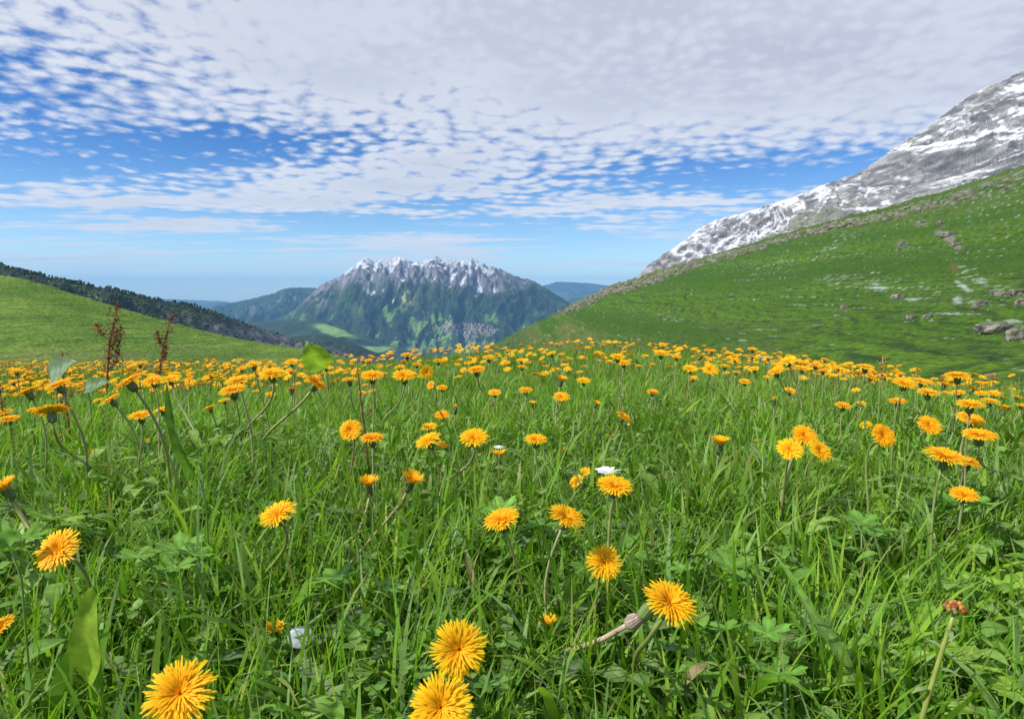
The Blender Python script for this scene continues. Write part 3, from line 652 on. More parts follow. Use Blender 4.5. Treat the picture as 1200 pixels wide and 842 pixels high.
# small leaves low between the blades (clover, yarrow, young herbs)
def ground_cover():
    rg = np.random.default_rng(12); mb = MB()
    n = 9000; y = rg.uniform(0, 1, n)**.8*2.6; x = rg.uniform(-1, 1, n)*(.86*y+.4)
    ok = fbm(x*3+1, y*3, 2) > -.15; x = x[ok]; y = y[ok]; n = len(x)
    z = gz(x, y)+rg.uniform(.012, .065, n)
    # ovate leaflet: eight rim points round a spine, slightly folded
    tt = np.array([0, .22, .5, .8, 1.0]); ww = np.array([0, .36, .46, .28, 0])
    base = [(0, 0, 0)]+[(t, -w, .10*w) for t, w in zip(tt[1:4], ww[1:4])]+[(1, 0, -.06)]+[(t, w, .10*w) for t, w in zip(tt[3:0:-1], ww[3:0:-1])]+[(.5, 0, -.03)]
    base = np.array(base); T = np.array([(8, i, (i+1) % 8) for i in range(8)])
    # three leaflets round each centre
    k = np.repeat(np.arange(n), 3); N = len(k); ph = np.repeat(rg.uniform(0, 6.28, n), 3)+np.tile([0, 2.1, 4.2], n)+rg.normal(0, .15, N)
    L = np.repeat(rg.uniform(.006, .014, n), 3)*rg.uniform(.85, 1.15, N); el = rg.normal(.15, .35, N)
    dirv = np.stack([np.cos(ph)*np.cos(el), np.sin(ph)*np.cos(el), np.sin(el)], 1); sd = np.stack([-np.sin(ph), np.cos(ph), 0*ph], 1); nu = np.cross(dirv, sd)
    ctr = np.stack([x[k], y[k], z[k]], 1)
    V = ctr[:, None]+L[:, None, None]*(dirv[:, None]*base[None, :, :1]+sd[:, None]*base[None, :, 1:2]+nu[:, None]*base[None, :, 2:3])
    TT = (np.arange(N)*9)[:, None, None]+T[None]
    col = lerpc((.09, .21, .03), (.16, .29, .055), rg.random(n))[k]; mb.add(V.reshape(-1, 3), None, TT.reshape(-1, 3), np.repeat(col, 9, 0))
    tag(obj('ground_cover', mb.mesh('ground_cover', M_LEAF)), 'low clover and small herb leaves between the grass blades', 'ground cover', kind='stuff')
ground_cover()
def herb_leaves():
    rg = np.random.default_rng(22); mb = MB(); t = np.linspace(0, 1, 6)
    n = 2600; y = rg.uniform(.15, 1, n)**.75*1.9; x = rg.uniform(-1, 1, n)*(.86*y+.4); ok = fbm(x*2.3+9, y*2.3, 2)+rg.normal(0, .12, n) > 0; x = x[ok]; y = y[ok]
    for i in range(len(x)):
        L = rg.uniform(.022, .055); w = L*rg.uniform(.16, .30); th = rg.uniform(.2, 1.1)-rg.uniform(.6, 1.7)*t; xs = np.concatenate([[0], np.cumsum(np.cos(th[1:]))/5*L]); zs = np.concatenate([[0], np.cumsum(np.sin(th[1:]))/5*L])
        ww = w*np.array([.12, .55, .95, 1.0, .7, 0]); a = rg.uniform(0, 6.28); ca, sa = math.cos(a), math.sin(a)
        V = [(xs[k]*ca-s_*ww[k]*sa, xs[k]*sa+s_*ww[k]*ca, zs[k]+.3*ww[k]*abs(s_)) for k in range(6) for s_ in (-1, 0, 1)]
        Q = [(k*3+j, k*3+j+1, k*3+4+j, k*3+3+j) for k in range(5) for j in range(2)]
        c = lerp(np.array((.12, .26, .035)), np.array((.22, .36, .07)), rg.random()); c = c if rg.random() > .012 else np.array((.26, .20, .10))
        mb.add(np.array(V)+(x[i], y[i], float(gz(x[i], y[i]))+rg.uniform(.01, .07)), Q, None, c)
    tag(obj('herb_leaves', mb.mesh('herb_leaves', M_LEAF)), 'soft oval herb leaves mixed low into the near grass', 'herb leaves', kind='stuff')
herb_leaves()

# ---------------------------------------------------------------- leaves
def leaf_mesh(name, L, Wd, kind, arch, col, col2=None, rg=RNG, n=16, stalk=.0):
    """one leaf along +X from the origin, midrib grooved; kind 'lobed' (dandelion), 'blade' (smooth) or 'broad' (dock)"""
    t = np.linspace(0, 1, n+1)
    if kind == 'lobed':
        w = Wd*(t**.9)*(1-t**6)*1.0; w[0] = .06*Wd
        w = w*np.where((np.arange(n+1) % 3) == 2, .35, 1.0)*np.where((np.arange(n+1) % 3) == 1, 1.15, .9)
        w[-1] = 0; w[-2] = Wd*.45; w[-3] = Wd*.95; back = np.where((np.arange(n+1) % 3) == 1, -.35*Wd, 0)
    elif kind == 'broad':
        w = Wd*np.sin(np.pi*np.clip(t, 0, 1)**.75)**.7; w = w*(1+.06*np.sin(t*40)); w[0] = .05*Wd; w[-1] = 0; back = 0*t
    else:
        w = Wd*np.sin(np.pi*np.clip(t*.96+.02, 0, 1)**.8)**.85; w[-1] = 0; back = 0*t
    th = arch[0]+arch[1]*t; xs = np.concatenate([[0], np.cumsum(np.cos((th[1:]+th[:-1])/2))/n*L]); zs = np.concatenate([[0], np.cumsum(np.sin((th[1:]+th[:-1])/2))/n*L])
    wav = .12*Wd*np.sin(t*11+rg.uniform(0, 6))
    cen = np.stack([xs, 0*xs, zs], 1); V = []; c = []
    for s, yk in ((-1, 1), (-1, .5), (0, 0), (1, .5), (1, 1)):
        bx_ = back*yk
        V.append(cen+np.stack([bx_*np.cos(th), s*yk*w, .28*w*yk+wav*yk*(1 if s > 0 else -1)+bx_*np.sin(th)], 1))
        rib = np.array(col2 if (col2 is not None and yk == 0) else col)
        c.append(np.broadcast_to(rib, (n+1, 3)))
    V = np.stack(V, 1).reshape(-1, 3); c = np.stack(c, 1).reshape(-1, 3)
    Q = [(i*5+j, i*5+j+1, (i+1)*5+j+1, (i+1)*5+j) for i in range(n) for j in range(4)]
    return mesh_np(name, V, Q, None, c, (M_LEAF,))
LOBED = [leaf_mesh('leaf', .105+.02*i, .017+.002*(i % 3), 'lobed', (.55-.1*i, -.9), (.095+.012*i, .205+.01*i, .05), (.20, .24, .11), n=17) for i in range(5)]
def rosette(x, y, k, label, sc_=1.0, group='dandelion leaf rosettes in the foreground'):
    z = float(gz(x, y)); e = bpy.data.objects.new('dandelion_rosette', None); C.objects.link(e); e.location = (x, y, z+.004); e.rotation_euler = (0, 0, random.uniform(0, 6.28))
    tag(e, label, 'leaf rosette', group); e.empty_display_size = .01
    for i in range(k):
        o = obj('leaf', random.choice(LOBED), e, (0, 0, .004*i)); o.rotation_euler = (random.uniform(-.2, .2), random.uniform(-.35, .1), i*6.283/k+random.uniform(-.3, .3)); s = sc_*random.uniform(.75, 1.15); o.scale = (s, s, s)
def gpt(px, py, h=.02):
    """place on the meadow that shows at a pixel, h above the soil"""
    lo, hi = .1, 9.0
    for Y in np.linspace(.12, 9, 900):
        X_, _, Z_ = at(px, py, Y)
        if Z_ <= gz(X_, Y)+h: return float(X_), float(Y)
    return float(X_), 9.0
ROS = [(60, 600, 'leaf rosette at the left, under the dandelion with the thick leaning stem'), (150, 560, 'toothed leaf rosette between the grass tufts left of the lone upright dandelion'), (60, 790, 'big toothed rosette in the bottom left corner'),
       (270, 640, 'toothed rosette at the foot of the upright dandelion on the left'), (340, 790, 'rosette around the pale stones near the bottom left'), (560, 700, 'rosette left of the half closed dandelion, bottom centre'), (700, 770, 'toothed leaves below the lying spent stalk, bottom centre'),
       (620, 800, 'rosette right of the two large dandelions at the bottom'), (850, 800, 'toothed rosette at the bottom, right of centre'), (930, 760, 'rosette beside the withered bud stalk, lower right'), (1000, 580, 'rosette in the tall grass under the trio of dandelions'), (1110, 590, 'rosette under the double dandelion at the right'),
       (1060, 640, 'rosette between tall blades, left of the palmate leaves'), (760, 620, 'rosette right of the tilted dandelion in the centre'), (455, 620, 'rosette by the two long bare stems'), (380, 560, 'rosette in front of the tall pale stems, left of centre'), (640, 560, 'small rosette behind the two tilted dandelions'),
       (880, 480, 'rosette under the crest flowers, right of centre'), (1120, 530, 'rosette among the leaning pale stems at the right'), (300, 520, 'toothed rosette among the pale curved stems on the left')]
for (a_, b_, lb) in ROS:
    x, y = gpt(a_, b_); rosette(x, y, random.randint(6, 9), lb)

# palmate leaves (cranesbill and lady's mantle)
def palmate(name, R, lobes, col, depth=.55, teeth=True, rg=RNG):
    n = lobes*8; a = np.linspace(-math.pi*.92, math.pi*.92, n+1); ph = (a/(2*math.pi*.92)+.5)*lobes
    lobe = np.abs(np.sin(ph*math.pi))**.6; rr = R*((1-depth)+depth*lobe)
    if teeth: rr = rr*(1+.07*np.cos(ph*2*math.pi*4))
    rings = [0, .35, .7, 1.0]; V = [(0, 0, 0)]
    for k in rings[1:]:
        f = rr*k; z = .10*R*k*(-np.cos(ph*2*math.pi))*.8+.18*R*k*k+rg.normal(0, .008*R, n+1)
        V += list(np.stack([f*np.cos(a), f*np.sin(a), z], 1))
    T = [(0, 1+i, 2+i) for i in range(n)]; Q = []
    for k in range(2):
        b0 = 1+k*(n+1); b1 = b0+n+1
        Q += [(b0+i, b1+i, b1+i+1, b0+i+1) for i in range(n)]
    vein = 1+.28*(np.abs(np.sin(ph*math.pi))**14)-.10*(np.abs(np.cos(ph*math.pi))**6); c = np.array(col)[None]*np.concatenate([[1.35], vein, vein, vein*.95])[:, None]
    return mesh_np(name, np.array(V), Q, T, c, (M_LEAF,))
PALM = [palmate('leaf_blade', .022, 5, (.11, .25, .035), .62), palmate('leaf_blade', .026, 5, (.14, .29, .04), .55), palmate('leaf_blade', .034, 7, (.20, .35, .045), .30), palmate('leaf_blade', .040, 9, (.22, .36, .05), .24)]
def palm_plant(px, py, vs_, n, spread, label, h=(.04, .10), name='cranesbill_plant', cat='leafy plant', group='palmate leaved herbs in the grass', sc_=1.0):
    x0, y0 = gpt(px, py, .05); z0 = float(gz(x0, y0))
    e = bpy.data.objects.new(name, None); C.objects.link(e); e.location = (x0, y0, z0); tag(e, label, cat, group); e.empty_display_size = .01
    for i in range(n):
        an = i*2.4+random.uniform(-.4, .4); r = spread*math.sqrt((i+.4)/n); hh = random.uniform(*h); p = np.array((math.cos(an)*r, math.sin(an)*r, hh))
        mb = MB(); tube(mb, bez(np.array((0, 0, 0.)), np.array((0, 0, hh*.6)), p*np.array((.6, .6, .9)), p, 6), np.linspace(.0011, .0008, 6), (.16, .22, .07), 5)
        s = obj('leaf_stalk', mb.mesh('leaf_stalk', M_STEM), e)
        l = obj('leaf_blade', PALM[random.choice(vs_)], e, p); q = random.uniform(.8, 1.15)*sc_; l.scale = (q, q, q); l.rotation_euler = (random.uniform(-.4, .1), random.uniform(-.4, .4), an+random.uniform(-.6, .6))
palm_plant(842, 700, (0, 1), 5, .05, 'fresh green herb with five lobed leaves right of the tilted dandelion', sc_=1.0)
palm_plant(880, 715, (0, 1), 4, .04, 'five lobed leaves just left of the bare patch, lower right')
palm_plant(880, 790, (0, 1), 6, .05, 'soft lobed leaves at the bottom right of centre')
palm_plant(1185, 690, (2, 3), 11, .09, 'large pale round lobed leaves crowding the right edge', h=(.02, .065), name='ladys_mantle_plant', sc_=.9)
palm_plant(1175, 775, (2, 3), 9, .07, 'large pale scalloped leaves in the bottom right corner', h=(.02, .06), name='ladys_mantle_plant', sc_=.9)
palm_plant(1010, 655, (0, 1), 4, .04, 'small lobed leaves in the tall grass left of the right edge leaves')
palm_plant(560, 640, (0, 1), 4, .04, 'dark lobed leaves behind the large flower, centre')
palm_plant(420, 730, (0,), 4, .04, 'small lobed leaves between the stones and the large flower')
palm_plant(640, 640, (0, 1), 4, .04, 'lobed leaves at the foot of the pair of tilted dandelions')
palm_plant(215, 700, (0, 1), 5, .05, 'lobed leaves left of the half open dandelion')
palm_plant(1110, 610, (0, 1), 5, .05, 'lobed leaves below the double dandelion', h=(.05, .1))
palm_plant(20, 660, (1, 2), 5, .05, 'round pale leaves at the left edge below the thick stem')

def single_leaf(name, base, tip, wpx, kind, col, label, dist, group=None, curl=.3):
    """a big leaf whose ends show at two pixels; it rises from the soil"""
    bx_, by_, bz_ = at(base[0], base[1], dist); tx, ty, tz = at(tip[0], tip[1], dist*(tip[2] if len(tip) > 2 else .97))
    b = np.array((bx_, by_, bz_)); t_ = np.array((tx, ty, tz)); L = np.linalg.norm(t_-b)
    me = leaf_mesh('leaf_blade', L*1.04, wpx/F*dist/2, kind, (curl/2, -curl), col, tuple(np.array(col)*1.35), n=16)
    X_ = Vector(t_-b).normalized(); N_ = Vector((0, -1, .35)); Y_ = N_.cross(X_).normalized(); Z_ = X_.cross(Y_)
    q = Matrix((X_, Y_, Z_)).transposed().to_quaternion()
    g = float(gz(b[0], b[1])); e = bpy.data.objects.new(name, None); C.objects.link(e); e.location = (b[0], b[1], g); tag(e, label, 'leaf', group); e.empty_display_size = .01
    obj('leaf_blade', me, e, Vector((0, 0, b[2]-g)), q)
    mb = MB(); pts = bez(np.array((.0, 0, -.005)), np.array((0, 0, (b[2]-g)*.5)), np.array((0, 0, (b[2]-g)*.8)), np.array((0, 0, b[2]-g+.002)), 5); pts[1:-1] += np.array((.006, .004, 0)); tube(mb, pts, .0010, tuple(np.array(col)*.9), 5)
    obj('leaf_stalk', mb.mesh('leaf_stalk', M_STEM), e)
single_leaf('broad_leaf', (105, 800), (108, 690), 40, 'blade', (.27, .40, .04), 'single broad yellow green leaf standing upright at the lower left', .50)
single_leaf('broad_leaf', (668, 728), (667, 672), 19, 'blade', (.13, .27, .05), 'small spoon shaped leaf standing right of the long pale stem, centre', .72)
single_leaf('broad_leaf', (232, 560), (196, 449, .9), 13, 'blade', (.12, .23, .04), 'long arched leaf rising beside the side lit dandelion on the left', .72, curl=.8)
single_leaf('broad_leaf', (379, 432), (361, 401, .97), 34, 'broad', (.30, .44, .05), 'bright green leaf against the dark valley, left of the mountain', 1.05, curl=.6)
single_leaf('broad_leaf', (60, 445), (88, 424, .95), 30, 'broad', (.19, .27, .16), 'pale grey green dock leaf among the flowers at the left', 1.3, curl=.7)
single_leaf('broad_leaf', (100, 456), (128, 447, .95), 18, 'broad', (.15, .23, .12), 'grey green dock leaf at the foot of the taller brown stalk', 1.35, curl=.6)
single_leaf('broad_leaf', (988, 800), (905, 645, 1.1), 11, 'blade', (.12, .24, .04), 'long arching broad blade below centre right', .62, curl=.9)
single_leaf('broad_leaf', (1000, 790), (938, 700, 1.05), 16, 'blade', (.13, .22, .05), 'broad folded blade leaning left near the withered bud stalk', .55, curl=.7)
single_leaf('broad_leaf', (560, 700), (545, 648, 1), 9, 'blade', (.22, .19, .09), 'reddish dying leaf tip behind the large flowers', .74, curl=.3)
single_leaf('broad_leaf', (10, 640), (0, 608, 1), 34, 'blade', (.15, .30, .05), 'bright leaf at the left edge beneath the cut off dandelion', .55, curl=.4)
single_leaf('broad_leaf', (392, 842), (398, 820, 1), 24, 'blade', (.17, .30, .05), 'bright leaf tip at the bottom edge, left of the large flowers', .42, curl=.4)

# ---------------------------------------------------------------- dandelions
YE1 = np.array((.93, .58, .012)); YE2 = np.array((.92, .41, .006))
def head_mesh(n, seed, R=.0205, openness=1.0, segs=3, wid=.0019, hue=0.0):
    """ray florets in rings: the outer ones long and flat, the inner ones short and steep; toothed ends"""
    rg = np.random.default_rng(seed); mb = MB()
    for i in range(n):
        u = (i+.5)/n; k = math.sqrt(u)                                      # 0 centre .. 1 rim
        a = i*2.39996+rg.normal(0, .12); L = R*(.40+.62*k)*rg.uniform(.90, 1.08)
        e0 = math.radians(lerp(86, 42, k))*1.0; e1 = math.radians(lerp(50, -7, k**.55)+rg.normal(0, 6))
        if openness < 1: e0 = lerp(math.radians(88), e0, openness); e1 = lerp(math.radians(80), e1, openness)
        r = .0038*k; z = .0015*(1-k); pts = [(r, z)]
        for s in range(segs):
            e = lerp(e0, e1, ss(np.array((s+.6)/segs), 0, .9)); r += math.cos(e)*L/segs; z += math.sin(e)*L/segs; pts.append((r, z))
        c = lerp(YE2, YE1, np.clip(k*1.1-.1+hue+rg.normal(0, .12), 0, 1.25)); ca, sa = math.cos(a), math.sin(a); V = []
        w0 = wid*rg.uniform(.8, 1.15)
        for j, (r_, z_) in enumerate(pts):
            w = w0*(.35, .85, 1.0, .95, .9)[min(j+(4-segs if j else 0), 4)]/2*(1 if j < segs else .8); zz = z_+.00025*(j/segs)
            V += [(r_*ca+w*sa, r_*sa-w*ca, zz), (r_*ca-w*sa, r_*sa+w*ca, zz)]
        Q = [(2*j, 2*j+1, 2*j+3, 2*j+2) for j in range(segs)]
        T = []
        if n > 120:   # teeth
            r_, z_ = pts[-1]; e = e1; rr = r_+math.cos(e)*.0011; zz = z_+math.sin(e)*.0011; b = 2*segs
            V += [(rr*ca+w*.55*sa, rr*sa-w*.55*ca, zz), (rr*ca-w*.55*sa, rr*sa+w*.55*ca, zz), (r_*ca, r_*sa, z_)]
            T = [(b, b+4, b+2), (b+4, b+1, b+3)]
        mb.add(V, Q, T, c)
    return mb.mesh('flower_head', M_PETAL)
def calyx_mesh(seed, closed=0.0, dark=0.0):
    """cup of narrow bracts, the outer row bent back"""
    rg = np.random.default_rng(seed); mb = MB(); g1 = np.array((.09, .15, .045))*(1-.4*dark)
    prof = [(-.013, .0022), (-.011, .0050), (-.007, .0062), (-.002, .0060), (.002, .0050)] if closed < .5 else [(-.016, .0024), (-.013, .0056), (-.006, .0062), (.000, .0052), (.006, .0036)]
    n = 10; V = []; Q = []
    for z, r in prof:
        for j in range(n): a = j*2*math.pi/n; V.append((r*math.cos(a)*(1+.06*(j % 2)), r*math.sin(a)*(1+.06*(j % 2)), z))
    for i in range(len(prof)-1):
        for j in range(n): Q.append((i*n+j, i*n+(j+1) % n, (i+1)*n+(j+1) % n, (i+1)*n+j))
    mb.add(V, Q, None, g1)
    for j in range(12):
        a = j*2*math.pi/12+rg.normal(0, .1); ca, sa = math.cos(a), math.sin(a); up = j % 2 == 0
        pts = [(.0058, -.008), (.0068, .000), (.0072, .006)] if up else [(.0056, -.010), (.0085, -.0105), (.0105, -.0145)]
        V = []
        for q, (r, z) in enumerate(pts):
            w = (.0012, .0011, .0002)[q]; V += [(r*ca+w*sa, r*sa-w*ca, z), (r*ca-w*sa, r*sa+w*ca, z)]
        mb.add(V, [(0, 1, 3, 2), (2, 3, 5, 4)], None, g1*rg.uniform(.7, 1.5)+(np.array((.05, .0, .0)) if rg.random() < .4 else 0))
    return mb.mesh('calyx', M_STEM)
HEADS = {'near': [head_mesh(300+i*20, 10+i, segs=4, wid=.00145+.0001*i, hue=(.15, -.25, .3, 0)[i], R=(.0205, .0192, .0212, .0200)[i]) for i in range(4)], 'mid': [head_mesh(170, 20+i, segs=3, wid=.0021, hue=(.2, -.35, .35, 0)[i], R=(.0205, .0188, .0215, .0198)[i]) for i in range(4)], 'far': [head_mesh(60, 30+i, segs=2, wid=.0042, hue=(.3, -.2, .1)[i]) for i in range(3)],
         'half': [head_mesh(120, 40+i, openness=.55, segs=3, R=.0195) for i in range(3)], 'bud': [head_mesh(46, 50+i, openness=.03, segs=2, R=.013) for i in range(2)]}
CAL = {'open': [calyx_mesh(60+i) for i in range(3)], 'closed': [calyx_mesh(70+i, 1, .3) for i in range(2)]}
FWD = Vector((0, math.cos(P), -math.sin(P))); UP = Vector((0, math.sin(P), math.cos(P))); RT = Vector((1, 0, 0))
NF = [0]
def dandelion_world(pos, N_, size, lod, kind, label, group, h_over=None, root=None, stemcol=None, srad=None):
    NF[0] += 1
    x, y, z = pos
    g0 = float(gz(x, y)); h = z-g0
    if root is None:
        rx = x-max(-.03, min(.03, N_.x*h*.4))+random.gauss(0, .010); ry = y-max(-.03, min(.03, N_.y*h*.3))+random.gauss(0, .010)
    else: rx, ry = root
    rz = float(gz(rx, ry))-.004
    e = bpy.data.objects.new('dandelion', None); C.objects.link(e); e.location = (rx, ry, rz); e.empty_display_size = .01
    tag(e, label, 'dandelion', group)
    s = size/.0455; end = np.array((x-rx, y-ry, z-rz))-np.array(N_)*.012*s
    hh = max(end[2], .02); jit = np.array((random.gauss(0, .10), random.gauss(0, .10), 0))*hh
    p1 = np.array((0, 0, hh*.40))+jit; p2 = end-np.array(N_)*hh*.38
    ns_ = {'near': 12, 'mid': 8, 'far': 5}[lod]; sides = {'near': 8, 'mid': 6, 'far': 4}[lod]
    pts = bez(np.zeros(3), p1, p2, end, ns_)
    c0 = np.array(stemcol if stemcol else random.choice([(.22, .24, .07), (.30, .26, .12), (.26, .17, .09), (.18, .22, .06), (.36, .33, .17)]))
    t = np.linspace(0, 1, ns_)[:, None]; cc = c0*(1-.0*t)*(1-t)+np.array((.20, .27, .09))*t*.5+c0*t*.5
    mb = MB(); r = (srad or .0017*random.uniform(.85, 1.25)); tube(mb, pts, np.linspace(r*1.15, r*.9, ns_), cc, sides)
    obj('stem', mb.mesh('stem', M_STEM), e)
    q = N_.to_track_quat('Z', 'Y') @ Matrix.Rotation(random.uniform(0, 6.28), 3, 'Z').to_quaternion()
    hk = {'open': lod, 'half': 'half', 'bud': 'bud'}[kind]
    ho = obj('flower_head', random.choice(HEADS[hk]), e, (x-rx, y-ry, z-rz), q); ho.scale = (s, s, s)
    if lod != 'far' or kind != 'open':
        co = obj('calyx', random.choice(CAL['open' if kind == 'open' else 'closed']), e, (x-rx, y-ry, z-rz), q); co.scale = (s, s, s)
    return e
def dandelion(px, py, w, r, lean, label, group, kind='open', rootpx=None, stemcol=None, srad=None, dia=None):
    size = dia or random.uniform(.038, .044)
    if kind == 'half': size0 = size*.88
    elif kind == 'bud': size0 = size*.42
    else: size0 = size
    D = size0*F/w
    # keep a believable stem: between 5 and 30 cm above the soil
    for _ in range(60):
        Y = D*math.cos(P)+(H/2-py)/F*D*math.sin(P); x, y, z = at(px, py, Y); h = z-gz(x, y)
        lo = .05 if py > 480 else .11
        if h < lo: D *= .975
        elif h > (.30 if w > 34 and py < 480 else .19 if py > 480 else .22): D *= 1.02
        else: break
    size = size*min(1.3, max(.7, D/(size0*F/w)))
    rr = r*(.78 if .3 < r < .72 else 1); s_ = math.sqrt(max(0, 1-rr*rr)); a = math.radians(lean)
    Nn = (RT*math.sin(a)*s_+UP*math.cos(a)*s_-FWD*rr).normalized()
    lod = 'near' if w >= 24 else ('mid' if w >= 11 else 'far')
    root = None
    if rootpx:
        X_, Y_ = gpt(rootpx[0], rootpx[1], .02); root = (X_, Y_)
    # the listed position is the middle of the visible disc; the head's base sits a little behind it
    k = size/.0455*.004; p = Vector((x, y, z))-Nn*k
    return dandelion_world(tuple(p), Nn, size, lod, kind, label, group, root=root, stemcol=stemcol, srad=srad)
PALE = (.45, .42, .22); TANC = (.40, .30, .16); YG = (.27, .28, .06)
GN = 'dandelions in the near meadow'
